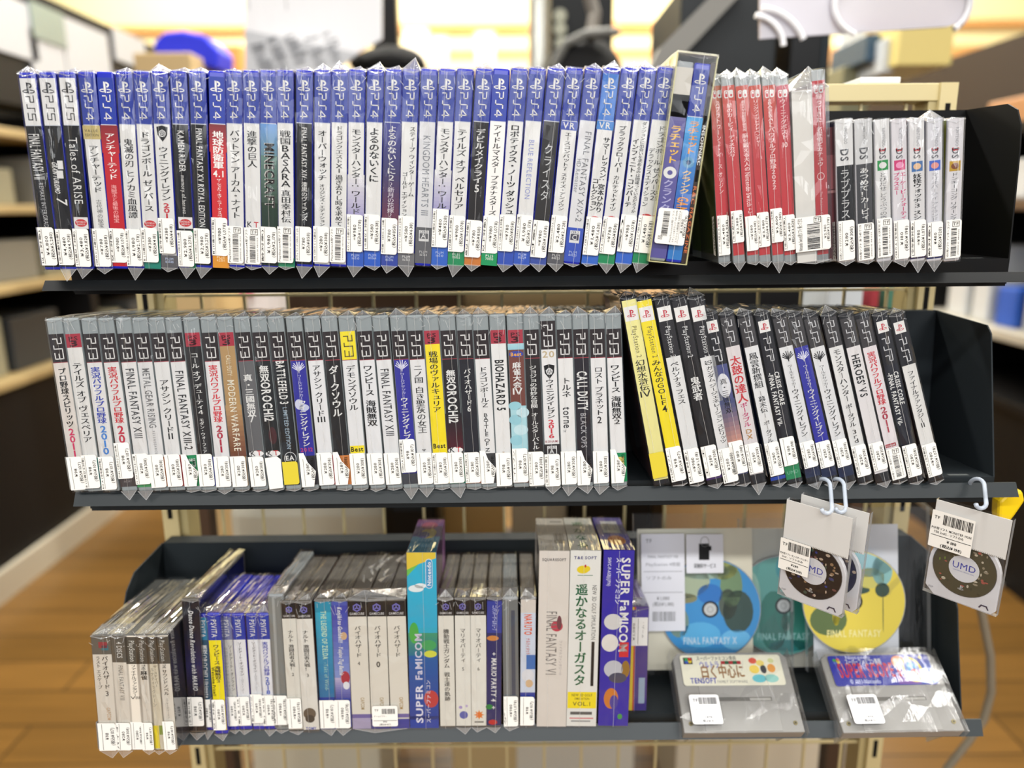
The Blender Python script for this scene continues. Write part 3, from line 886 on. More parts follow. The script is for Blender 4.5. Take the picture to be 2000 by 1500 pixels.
 (1160, 1116, LT+'with no sticker, blue foot and two lines of serif capitals', [GR((222, 222, 224)), D('FINAL FANTASY X/X-2', .31, .775, (100, 102, 108), .36, .62, 0), D('HD Remaster', .45, .625, (130, 132, 138), .26, .26, 0), B((44, 78, 186), .805, .985), CERO(.82, .885, 'C', (225, 225, 225), (60, 60, 80)), PLJM(.94, 'PLJM', '84023')], None, dict(yt=134, pk=.005, tl=.002)),
 (1195, 1151, LT+'with lighter cyan band and emblem square', [GR(W_), B((32, 120, 200), .262, .305), H('VR', .5, .298, .5, W_, 1), V('サマーレッスン：宮本ひかり', .34, .725, K, .42, .68, 2), V('コレクション', .55, .72, K, .42, .3, 2), bandai(.765), B((40, 100, 200), .95, 1)], P(.75, .95, '¥1,480', '¥1,628', 'ョン CERO C (15歳以'), dict(yt=134, band=(30, 110, 200), pk=.007, tl=.002)),
 (1230.5, 1183, LT+'with green foot, fourth one before the bulky slipcase', [GR(W_), V('ブラッククローバー', .285, .52, K, .46, .5, 2), V('カルテットナイツ', .535, .72, K, .42), bandai(.765), B((0, 138, 82), .94, 1)], P(.75, .945, '=¥780', '¥858', 'RO B (12歳以上対象)'), dict(yt=136, tl=.008)),
 (1266, 1217, LT+'with blue foot and a tiny-lettered long title column', [GR(W_), V('ダンジョンに出会いを求めるのは間違っているだろうか', .265, .73, K, .28, .7), V('インフィニト・コンバーテ', .35, .70, K, .42, .32, 2), B((36, 96, 200), .935, 1)], P(.74, .935, '=¥980', '¥1,078', '象)'), dict(yt=136, pk=.006, tl=.008)),
 (1302, 1250, LT+'touching the bulky slipcase', [GR(W_), V('ドラゴンボール ゼノバース２', .285, .665, K, .4, .68), V('デラックスエディション', .40, .70, K, .38, .28), bandai(.755), B((0, 138, 82), .94, 1)], P(.745, .94, '¥1,480', '¥1,628', 'ディション CERO B ('), dict(yt=136, pk=.003, tl=.008)),
]
random.seed(5)
for xt, xb, label, ops, st, kw in TOP:
    case('ps4', xt, xb, label, ops, st, side=random.choice(((10, 30, 120), (14, 36, 130), (44, 52, 76), (12, 28, 104))), **kw)

# ---------------------------------------------------------------- the slipcase and what it holds
slipM = frame(1, 1361, 1304, 128, 517, -.012, .034)
sw, shh, sd = .0336, .1725, .122
slip = thing('slipcase', 'pale open-fronted cardboard slipcase leaning on the long run, large sticker across', 'slipcase', slipM)
mb = MB()
cd = mat((214, 208, 150), .6)
ci = mat((222, 216, 186), .6)
t_ = .0007
mb.box(-sw/2, sw/2, 0, sd, 0, t_, cd); mb.box(-sw/2, sw/2, 0, sd, shh-t_, shh, ci)
mb.box(-sw/2, -sw/2+t_, 0, sd, t_, shh-t_, cd); mb.box(sw/2-t_, sw/2, 0, sd, t_, shh-t_, cd)
mb.box(-sw/2, sw/2, sd-t_, sd, t_, shh-t_, ci)
mb.build('sleeve', slip)
bag(slip, sw, shh, sd, 77, .001, .0)
sh = Sheet(sw, shh, fold=True)
sh.off = lambda l: .0023+.00006*l
sh.rrect(.06*sw, .83*sw, shh*.095, shh*.27, .002, mat(STK, .55), 0)
draw(sh, [('bars', .2, .36, .745, .865, 9, True, INK), ('up', 'PlayStation4用ソフト', .45, .735, .895, INK, .0019, 0, 2),
          ('up', 'ラチェット&クランク THE GAME', .53, .735, .895, INK, .0019, 0, 2), ('up', 'スペシャル限定版 CERO A', .61, .735, .895, INK, .0021, 0, 2),
          ('rect', .655, .66, .74, .90, INK, 2), ('up', '¥1,980', .71, .775, .845, INK, .0029, 1, 2), ('up', '(税込¥2,178)', .785, .755, .865, INK, .003, 1, 2)])
cz, cx = shh*.125, .19*sw
sh.stroke([(cx-.0016, cz-.0014), (cx+.0016, cz-.0014), (cx+.0016, cz+.0014), (cx-.0016, cz+.0014), (cx-.0016, cz-.0014)], .0003, INK, 2)
sh.line('TF', cx, cz-.001, 0, .0024, INK, 1, 2, centre=True)
sh.mb.build('price_sticker', slip)
def inside(dx, dyy, dz=.0012):
    return slipM @ Matrix.Translation((dx, dyy, dz))
OR_ = (232, 150, 40)
case('ps4', 0, 0, 'clear disc case with purple sheet, standing inside the pale slipcase', [B((196, 190, 178), .03, .27), G((196, 190, 178), (86, 80, 150), .16, .30), B((84, 78, 150), .30, .985), V('ラチェット', .31, .50, (240, 190, 60), .72, .5, 2), EL(.5, .545, .4, .03, W_), EL(.5, .545, .16, .012, (84, 78, 150), 3), V('クランク', .58, .745, (176, 172, 214), .66, .5, 2), H('THE', .5, .765, .2, W_, 1, .4), H('MOVIE', .5, .785, .24, W_, 1, .8)],
     None, wrap=False, M=inside(-.0088, .003), shell=CLEAR_SHELL, word='none', w=.0142, side=(90, 84, 140), name='game_case', cat='disc case', group='items packed in the slipcase')
case('ps4', 0, 0, 'blue-topped case with orange slanted lettering, inside the pale slipcase', [GR((36, 120, 196)), G((60, 160, 220), (30, 90, 180), .262, .75), V('ラチェット', .28, .445, OR_, .72, .5, 2), EL(.5, .485, .36, .028, (90, 150, 190)), EL(.5, .485, .15, .012, (30, 70, 120), 3), V('クランク', .525, .645, (240, 200, 130), .66, .5, 2), D('GAME', .66, .755, OR_, .66, .5, 2), EL(.5, .80, .42, .03, (222, 160, 90))],
     None, wrap=False, M=inside(.0058, .003), w=.0138, side=(30, 60, 150), group='items packed in the slipcase')
zs = Sheet(.0042, .166)
draw(zs, [B((58, 42, 36), 0, 1), B((220, 110, 40), .16, .30, .2, .8, 1), B((200, 90, 40), .52, .58, .2, .9, 1), D('INSOMNIAC', .3, .5, W_, .6, .5, 2), D('R&C MAGAZINE', .6, .95, (214, 110, 50), .62, .5, 2)])
mgz = thing('magazine', 'thin dark brown booklet with orange lettering at the slipcase edge', 'booklet', inside(.0146, .003), 'items packed in the slipcase')
zb = MB(); zb.box(-.0021, .0021, .0001, .115, 0, .166, mat((60, 46, 40), .5)); zb.build('pages', mgz)
zs.mb.build('cover', mgz)

# ---------------------------------------------------------------- slim red-spined cases
RS, RT = (188, 48, 52), (196, 74, 54)
def SWT(c0=RT): return [GR(RS), G(c0, RS, .055, .40), G(RS, (196, 42, 52), .40, .8)]
PINK = (244, 214, 212)
SWS = [
 (1398, 1415, 146, 'red-spined slim case half hidden behind the slipcase', [SWT((190, 110, 70)), V('スプラトゥーン２・イース オリジン', .13, .62, PINK, .4, .5, 0)], P(.735, .955, '¥4,480', '¥4,928', 'ナード CERO A (全年'), dict(pk=.004, tl=.003, dy=.003)),
 (1420, 1444, 146, 'red-spined slim case second from the slipcase, raised sticker', [SWT(), V('星のカービィ', .145, .29, PINK, .5), V('ディスカバリー', .31, .445, PINK, .5)], P(.71, .885, '¥3,980', '¥4,378', '(全年齢対象)'), dict(pk=.005, tl=.007)),
 (1447, 1471, 146, 'red-spined slim case with the longest white title', [SWT(), V('東北大学加齢医学研究所', .13, .29, PINK, .3), V('脳を鍛える大人の', .30, .50, PINK, .46), D('Nintendo Switch', .505, .69, PINK, .4), V('トレーニング', .695, .79, PINK, .44)], P(.74, .93, '=¥580', '¥638', ''), dict(pk=.007, tl=.002)),
 (1472, 1494, 146, 'red-spined slim case with red showing below its sticker', [SWT(), V('リングフィットアドベンチャー', .13, .37, PINK, .44)], P(.72, .91, '¥3,980', '¥4,378', '(全年 CERO A'), dict(pk=.006, tl=.004)),
 (1500, 1520, 146, 'red-spined slim case with stacked capitals and digits 2022', [SWT(), V('eBASEBALL', .12, .27, PINK, .46), V('パワフルプロ野球２０２２', .27, .60, PINK, .52)], P(.70, .885, '¥5,800', '¥6,380', '2022 CERO A (全年齢'), dict(pk=.008, tl=.009)),
 (1526, 1543, 146, 'red-spined slim case last before the white box', [SWT((186, 40, 62)), V('ウイニングポスト', .125, .335, PINK, .48), H('10', .5, .375, .55, PINK, 1)], P(.735, .93, '¥3,480', '¥3,828', '(全年齢対象)'), dict(pk=.007, tl=.002)),
 (1597, 1607, 134, 'red-spined slim case sharing a bag with the tall white box', [SWT((190, 44, 52)), V('帰ってきた', .12, .265, PINK, .5), V('名探偵ピカチュウ', .285, .49, PINK, .5), ('ring', .0108/2, .159*.47, .0032, .0032, .0005, PINK, 3), D('The Pokémon Company', .62, .80, (240, 180, 180), .2, .5, 0)], None, dict(pk=0, tl=0, h=.1625)),
]
for xt, xb, yt, label, ops, st, kw in SWS:
    case('switch', xt, xb, label, ops, st, side=random.choice(((60, 70, 150), (90, 110, 60), (150, 60, 60), (80, 60, 110))), yt=yt, yb=520, **kw)
wbM = frame(1, 1566, 1577, 183, 512, 0, .0176)
wb = thing('box', 'plain tall white cardboard box bagged together with a red-spined case', 'box', wbM)
mb = MB(); mb.box(-.0088, .0088, 0, .095, 0, .1455, mat((222, 219, 212), .5)); mb.box(-.0086, .0086, .0006, .03, .1455, .1461, mat((120, 84, 54), .6))
mb.build('carton', wb, bevel=.0006)
pb = thing('plastic_bag', 'clear bag with pulled-up corner around white box and red-spined case', 'plastic bag', frame(1, 1579, 1589, 160, 514, -.0014, .03))
bag(pb, .0325, .1465, .098, 501, .018, .002, 'film')
price_sticker(.0325, .150, ('b', .735, .935, 'Nintendo Switch用ソフト 帰ってきた'), pb, 502, .0023, wrap=.002)
ps_ = Sheet(.0325, .150, fold=True)
ps_.off = lambda l: .0026+.00006*l
draw(ps_, [('rect', .70, .93, .74, .93, mat(STK, .55), 0), ('rect', .715, .722, .745, .925, INK, 2), ('up', '¥2,980', .80, .79, .87, INK, .0028, 1, 2), ('up', '(税込¥3,278)', .885, .75, .89, INK, .0029, 1, 2)])
ps_.mb.build('price_print', pb)

# ---------------------------------------------------------------- short handheld cases
def DS(last, tri, c=(90, 90, 96)): return [D('NINTENDO', .06, .19, (150, 150, 154), .2, .58, 0), D(last, .2, .275, c, .42, .5, 1), D('3', .195, .225, RED_, .42, .5, 2) if tri else B((210, 210, 212), .0, .001)]
def icon(v, c0, c1): return [B(c0, v-.035, v+.035, .16, .84, 2), EL(.5, v, .24, .022, c1, 3)]
T3 = [
 (1620, 1626, 240, 'reddish translucent case back showing behind the first dark one', [GR((96, 44, 50)), B((140, 80, 84), .2, .45, .2, .8), B((170, 120, 120), .46, .48, .1, .9), H('C', .5, .9, .5, (160, 120, 120))], None, dict(shell=CLEAR_SHELL, wrap=False, h=.116, w=.012, dy=.006)),
 (1647.5, 1653, 234, 'first of the two dark-spined short cases, barcoded wide sticker', [GR((34, 34, 37)), B((222, 221, 220), 0, .315), D('NINTENDO', .05, .17, (120, 120, 120), .2, .58, 0), D('DS', .2, .29, (70, 70, 74), .46, .5, 2), V('ラブプラス', .34, .69, (205, 205, 205), .62, .5, 0)], P(.70, .985, '¥280', '¥308', 'DS用ソフト ラブプラス 2 CERO A'), dict(pk=.001, tl=.003, w=.0148)),
 (1685, 1691, 234, 'second dark-spined short case with rounded white title', [GR((56, 56, 60)), B((205, 205, 205), 0, .305), D('NINTENDO', .05, .17, (110, 110, 110), .2, .58, 0), D('DS', .19, .28, (70, 70, 74), .46, .5, 2), V('あつめて！カービィ', .33, .70, W_, .56)], BC(.72, .985, 'DS用ソフト あつめて!カ'), dict(pk=.001, tl=.002, w=.0148)),
 (1722, 1727, 232, 'white short case with green emblem square', [GR((220, 219, 218)), DS('DS', 1), icon(.315, (0, 140, 60), W_), V('とびだせ どうぶつの森', .365, .70, (90, 90, 92), .5, .5, 0)], BC(.685, .965, '3DS用ソフト とびだせ ど'), dict(pk=.0, tl=.008, w=.0136)),
 (1755, 1760, 230, 'white short case with pink emblem and pink two-column title', [GR((220, 216, 220)), DS('DS', 1), icon(.315, (206, 40, 110), (240, 150, 190)), V('エーケービーフォーティ', .365, .70, (206, 40, 110), .4, .68, 2), V('プラスミー', .365, .52, (206, 40, 110), .4, .28, 2)], P(.70, .98, '¥180', '¥198', 'CERO A (全年齢対'), dict(pk=.001, tl=.005, w=.0140)),
 (1790, 1792, 234, 'white short case with bold black ideograph title ending in 3', [GR((222, 220, 220)), DS('DS', 1), icon(.325, (60, 110, 170), (230, 190, 150)), V('妖怪ウォッチ３ スシ', .375, .70, K, .54, .5, 2), B((60, 40, 90), .96, .98)], P(.70, .965, '=¥980', '¥1,078', '(全年齢対象)'), dict(pk=.002, tl=.010, w=.0140)),
 (1826, 1824, 232, 'white short case with blue emblem and thin grey title', [GR((216, 215, 220)), DS('DS', 1), icon(.32, (60, 100, 200), (230, 150, 140)), V('マリオパーティ アイランド', .37, .71, (150, 150, 156), .5, .5, 0), B((40, 40, 110), .96, .98)], P(.715, .965, '¥480', '¥528', '齢対象)'), dict(pk=.008, tl=.009, w=.0140)),
 (1868, 1858, 234, 'white short case with yellow emblem, nearest the black end panel', [GR((220, 217, 220)), DS('DS', 1), icon(.325, (190, 150, 30), (120, 60, 20)), V('ドンキーコング リターンズ', .37, .71, (70, 70, 74), .5, .5, 0)], BC(.70, .975, '3DS用ソフト ドンキーコング'), dict(pk=.0015, tl=.0, w=.0142)),
]
SID = [(96, 44, 50), (40, 40, 44), (60, 60, 64), (60, 120, 60), (180, 60, 90), (150, 50, 40), (40, 90, 190), (190, 190, 40)]
for (xt, xb, yt, label, ops, st, kw), sd_ in zip(T3, SID):
    case('3ds', xt, xb, label, ops, st, side=sd_, yt=yt, yb=516, **kw)

# ---------------------------------------------------------------- middle shelf, long run
LM = 'clear-topped case '
GB, TAN = (70, 70, 74), (170, 134, 84)
PB = (44, 82, 170)
def PW(c, y, c2): return [V('実況パワフルプロ野球', .275, .60, c, .58, .5, 2), V(y, .61, .78, c2, .62, .5, 2)]
MID = [
 (104.6, 158, LM+'at the outer end of the middle run, pink digits 2011', [GR((222, 214, 206)), V('プロ野球スピリッツ', .28, .62, K, .5, .5, 2), V('2011', .625, .795, (206, 30, 90), .56, .5, 2), B((74, 62, 56), .81, .972), CERO(.83, .905, 'A', (180, 172, 130), (74, 62, 56)), B((190, 60, 90), .915, .925, .2, .8, 2)], P(.79, .985, '¥98', '¥107', ''), dict(tl=0, pk=.001)),
 (137.5, 186, LM+'with red band, black three-word title and teal foot', [GR((226, 224, 220)), V('テイルズ オブ ヴェスペリア', .25, .71), B((0, 140, 136), .80, .972)], P(.78, .975, '¥98', '¥107', 'B (12歳以上対象)'), dict(band='red', tl=0, pk=.001)),
 (172.7, 218, LM+'with bold blue title ending in 2010', [GR((226, 224, 222)), PW((34, 58, 170), '2010', (60, 130, 210))], P(.79, .985, '¥98', '¥107', 'RO A (全年齢対象)'), dict(tl=0, pk=.001)),
 (205, 253, LM+'with bold red title cut off by a raised sticker', [GR((226, 224, 222)), V('実況パワフルプロ野球', .275, .60, (206, 34, 44), .58, .5, 2), V('20', .61, .715, (196, 30, 60), .66, .5, 2), B((66, 56, 54), .89, .972), PLJM(.93, 'BLJM', '60347', (150, 140, 140))], P(.71, .92, '¥98', '¥107', 'IYAL CERO J 2011対象'), dict(tl=.008, pk=.002)),
 (240, 285.6, LM+'with turned black capitals and green foot, first so lettered', [GR((228, 226, 224)), D('FINAL FANTASY XIII', .285, .69, (50, 50, 54), .5, .5, 1), B((64, 150, 90), .95, .975)], P(.775, .955, '¥280', '¥308', 'SY XIII CERO B (12歳'), dict(tl=.008)),
 (272, 315, LM+'with thin turned grey capitals and tiny spaced line', [GR((222, 221, 220)), D('METAL GEAR RISING', .285, .63, (110, 110, 112), .44, .5, 1), D('R E V E N G E A N C E', .645, .78, (130, 130, 132), .16, .5, 0), B((204, 116, 40), .80, .972)], P(.78, .975, '¥280', '¥308', ''), dict(tl=0, pk=.001)),
 (304.7, 347, LM+'with small katakana title ending in two strokes, red foot edge', [GR((228, 227, 225)), V('アサシン クリードⅡ', .35, .695), B((180, 40, 50), .79, .972)], P(.78, .97, '¥280', '¥308', ''), dict(tl=0, pk=.001)),
 (337, 379.5, LM+'with turned thin capitals ending in -2', [GR((228, 227, 226)), D('FINAL FANTASY XIII-2', .30, .76, (44, 44, 48), .5, .5, 1), B((0, 138, 82), .79, .972), CERO(.81, .86, 'C', (210, 220, 210), (0, 110, 70))], ('torn', .78, .97, '¥280', '¥308', ''), dict(tl=.001, pk=.001)),
 (372, 409, LM+'with red band, black spine, white katakana and small second line', [GR((38, 35, 36)), V('コール オブ デューティ４', .20, .555, W_, .5), V('モダン・ウォーフェア', .575, .78, W_, .3), B((40, 70, 170), .80, .972)], P(.78, .97, '¥280', '¥308', ''), dict(band='red', tl=.001)),
 (406, 441, LM+'with bold red title ending in outlined 2011', [GR((228, 225, 225)), V('実況パワフルプロ野球', .27, .60, (214, 40, 56), .56, .5, 2), V('2011', .615, .775, (176, 26, 60), .62, .5, 2), B((60, 60, 66), .95, .972)], P(.795, .975, '¥280', '¥308', ''), dict(tl=.003)),
 (438, 473, LM+'with red band on a sand-brown spine', [GR((178, 142, 92)), G((186, 150, 100), (110, 62, 44), .5, .80), D('CALL DUTY', .215, .335, (228, 214, 180), .28, .5, 1), D('MODERN WARFARE', .355, .77, (236, 228, 206), .42, .5, 1)], P(.795, .975, '¥280', '¥308', ''), dict(band='red', tl=.001)),
 (471, 509, LM+'with grey spine, white ideographs and round monogram', [GR((96, 96, 98)), V('真・三國無双', .325, .57, W_, .56, .5, 2), H('7', .5, .60, .62, W_, 1), KT(.785)], P(.80, .975, '¥280', '¥308', ''), dict(tl=.001)),
 (504.5, 541.5, LM+'with black spine, white OROCHI2-style title and peeled sticker', [GR((34, 36, 38)), V('無双', .275, .37, W_, .6, .5, 2), D('OROCHI2', .37, .60, W_, .56, .5, 2), EL(.6, .68, .25, .05, (70, 36, 40)), KT(.785), B((0, 90, 60), .95, .972)], ('plain', .80, .985), dict(tl=.001)),
 (537.5, 574, LM+'with black spine and yellow tape over its foot', [GR((30, 32, 36)), D('BATTLEFIELD 3', .25, .50, W_, .5, .5, 2), D('LIMITED EDITION', .515, .76, (150, 170, 186), .26, .5, 1), ('ring', .0076, .165*.185, .0058, .0064, .0006, (210, 212, 214), 3), H('EA', .5, .825, .42, W_, 2)], ('yellow', .83, .965), dict(tl=.001, side=(170, 60, 30))),
 (573, 608, LM+'with royal blue spine scuffed white and a red year', [GR((36, 34, 150)), ('pes', .29, (225, 225, 245)), V('ワールドサッカー', .33, .475, (210, 210, 240), .28, .5, 0), V('ウイニングイレブン', .475, .745, W_, .5, .5, 2), EL(.3, .50, .25, .03, (206, 210, 232)), EL(.6, .52, .3, .02, (190, 196, 226)), H('2012', .5, .775, .34, (196, 40, 110), 1, .8), B((44, 40, 46), .80, .972)], ('torn', .78, .98, '¥280', '¥308', ''), dict(tl=.001)),
 (608, 642, LM+'with katakana title ending in three strokes, red foot edge', [GR((229, 229, 230)), V('アサシン クリード', .275, .57, K, .54), V('Ⅲ', .572, .605, K, .6), B((180, 30, 60), .80, .972)], P(.78, .97, '¥280', '¥308', ''), dict(tl=.0, pk=.001)),
 (642, 673.5, LM+'with black spine, white serif katakana and torn sticker', [GR((36, 34, 35)), V('ダークソウル', .28, .575, W_, .62, .5, 2), B((206, 124, 56), .80, .972)], ('torn', .775, .97, '¥280', '¥308', ''), dict(tl=.001)),
 (676, 705, LM+'with bright yellow band over white spine', [GR((228, 228, 228)), V('デモンズソウル', .28, .54, K, .6), BEST(.765)], P(.785, .97, '¥280', '¥308', ''), dict(band=(244, 224, 20), tl=.001, pk=.004)),
 (709.6, 739, LM+'with bold title of katakana then four ideographs, no digit', [GR((230, 230, 231)), V('ワンピース', .28, .455, K, .62, .5, 2), V('海賊無双', .48, .63, K, .64, .5, 2)], P(.785, .97, '¥280', '¥308', ''), dict(tl=.002)),
 (742.5, 772, LM+'with turned black capitals, beside the solid blue spine', [GR((228, 228, 228)), D('FINAL FANTASY XIII', .30, .69, (50, 50, 54), .5, .5, 1)], P(.785, .97, '¥280', '¥308', ''), dict(tl=.001, yt=626)),
 (777, 803.5, LM+'with royal blue spine and raised sticker over clear foot', [GR((38, 36, 152)), ('pes', .285, (225, 225, 245)), V('ワールドサッカー', .325, .465, (210, 210, 240), .28, .5, 0), V('ウイニングイレブ', .465, .71, W_, .5, .5, 2), B((60, 62, 70), .91, .972)], P(.705, .90, '¥98', '¥107', 'CERO A (全年齢対象)'), dict(tl=.010, pk=.006)),
 (809, 834, LM+'with ideograph title in two parts and small grey arrow', [GR((228, 227, 226)), V('ニノ国', .28, .385, K, .58), V('白き聖灰の女王', .405, .675, K, .58), ('polygon', [(.0055, .165*.232), (.0097, .165*.232), (.0076, .165*.218)], (110, 110, 112), 3)], P(.785, .97, '¥280', '¥308', ''), dict(tl=.008, pk=.004)),
 (840.5, 865, LM+'with red band over a bright yellow spine', [GR((246, 222, 14)), V('戦場のヴァルキュリア', .205, .555, K, .56), BEST(.75)], P(.785, .97, '¥280', '¥308', 'ュリア B (12歳以上対象)'), dict(band='red', tl=.001)),
 (873, 895, LM+'with black to maroon spine beside the yellow one', [GR((34, 32, 35)), G((34, 32, 35), (84, 24, 38), .56, .78), V('無双', .31, .39, W_, .6, .5, 2), D('OROCHI2', .39, .62, W_, .56, .5, 2), KT(.775), B((0, 120, 90), .80, .972)], P(.785, .965, '¥280', '¥308', ''), dict(tl=.009)),
 (906, 926.5, LM+'with navy-black spine, thin white katakana ending in 6', [GR((36, 36, 44)), V('バイオハザード', .305, .515, W_, .46, .5, 1), H('6', .5, .55, .5, W_, 1), B((190, 110, 70), .95, .972)], P(.785, .965, '¥280', '¥308', 'D (17歳以上対象) US'), dict(tl=.001)),
 (937.5, 957, LM+'with katakana title then stacked capitals ending in Z', [GR((230, 229, 228)), V('ドラゴンボールＺ', .295, .53, K, .54), V('BATTLE OF Z', .56, .785, K, .36), B((60, 60, 62), .795, .972)], ('torn', .775, .97, '¥280', '¥308', ''), dict(tl=.001, pk=.006)),
 (971, 986.7, LM+'with red band, white spine and turned heavy capitals', [GR((231, 230, 228)), D('BIOHAZARD 5', .255, .55, (26, 26, 28), .52, .5, 2), D('CAPCOM', .785, .80, (180, 130, 40), .12, .5, 1)], P(.79, .985, '¥98', '¥107', ''), dict(band='red', tl=.0, pk=.001)),
 (1005, 1019, LM+'with red-brown spine over pale cloud pattern', [GR((112, 56, 44)), G((170, 214, 222), (150, 200, 214), .165, .20), B((170, 214, 222), .52, .78), EL(.3, .52, .4, .025, (150, 204, 216), 2), EL(.75, .56, .4, .03, (196, 226, 232), 2), EL(.3, .60, .4, .03, (150, 204, 216), 2), EL(.6, .66, .45, .03, (196, 226, 232), 2), EL(.3, .72, .4, .03, (150, 204, 216), 2),
   EL(.5, .225, .44, .018, (40, 60, 160), 2), H('Best', .5, .235, .3, (240, 170, 40), 2, .7, 4), V('麻雀大会Ⅳ', .27, .455, W_, .54, .5, 2)], P(.765, .965, '¥98', '¥107', '- イレブン'), dict(band='red', yt=618, tl=.0, pk=.001)),
 (1036.5, 1050, LM+'with black spine and a white hiragana-and-ideograph long title', [GR((40, 37, 38)), V('ジョジョの奇妙な冒険', .29, .535, W_, .46, .5, 1), V('オールスターバトル', .56, .775, W_, .46, .5, 1)], P(.785, .985, '¥280', '¥308', 'オールスターバトル CERO'), dict(yt=618, tl=.0, pk=.006)),
 (1069, 1081, LM+'with gold 20 and black shield above the title', [GR((231, 230, 229)), B((44, 36, 38), .04, .20, .05, .95, 2), PS('3', .06, .185, (230, 230, 230), .5), H('20', .5, .245, .56, (190, 170, 130), 1, .8), crest(.325), V('ウイニングイレブン', .37, .595, K, .54, .5, 2), V('2016', .60, .71, (206, 34, 56), .58, .5, 2), H('KONAMI', .5, .735, .2, (150, 40, 60), 1, .8), B((44, 40, 42), .745, .972), CERO(.755, .815, 'A', (215, 215, 215), (50, 46, 48))], P(.80, .99, '¥98', '¥107', '(全年齢対象)'), dict(band='plain', yt=618, tl=.006, pk=.006)),
 (1101, 1113, LM+'with three katakana above a turned lower-case word', [GR((231, 230, 228)), V('トルネ', .36, .475, K, .6), D('torne', .53, .655, (40, 40, 44), .5, .5, 1), D('TM', .66, .675, (90, 90, 90), .2, .3, 0)], P(.785, .98, '¥280', '¥308', ''), dict(yt=617, tl=.008)),
 (1133, 1143.6, LM+'with black spine and condensed turned white capitals, torn sticker', [GR((38, 35, 42)), D('CALL DUTY', .325, .555, W_, .6, .5, 2), D('BLACK OPS', .565, .77, (170, 168, 172), .34, .5, 1)], ('torn', .78, .985, '¥280', '¥308', ''), dict(yt=617, tl=.006, pk=.006)),
 (1165.6, 1175, LM+'with katakana title ending in 2 and blue foot edge', [GR((231, 230, 229)), V('ロスト プラネット', .30, .58, K, .56), H('2', .5, .625, .6, K, 1), B((56, 60, 130), .80, .972)], P(.785, .975, '¥280', '¥308', ''), dict(yt=616, tl=.007)),
 (1197, 1209.6, LM+'last before the leaning yellow ones, torn sticker over green', [GR((231, 230, 229)), V('ワンピース', .29, .45, K, .62, .5, 2), V('海賊無双２', .47, .635, K, .62, .5, 2), B((0, 138, 82), .80, .972), B((230, 214, 120), .825, .90, .4, .85, 2)], ('torn', .775, .975, '¥280', '¥308', ''), dict(yt=616, tl=.003, pk=.006)),
]
for i, (xt, xb, label, ops, st, kw) in enumerate(MID):
    sd_ = kw.pop('side', random.choice(((60, 66, 80), (40, 44, 52), (110, 60, 50), (50, 70, 110), (140, 140, 146), (70, 40, 44))))
    label = label.replace(' OROCHI2-style', ' part-turned')
    case('ps3', xt, xb, label, ops, st, side=sd_, **kw)

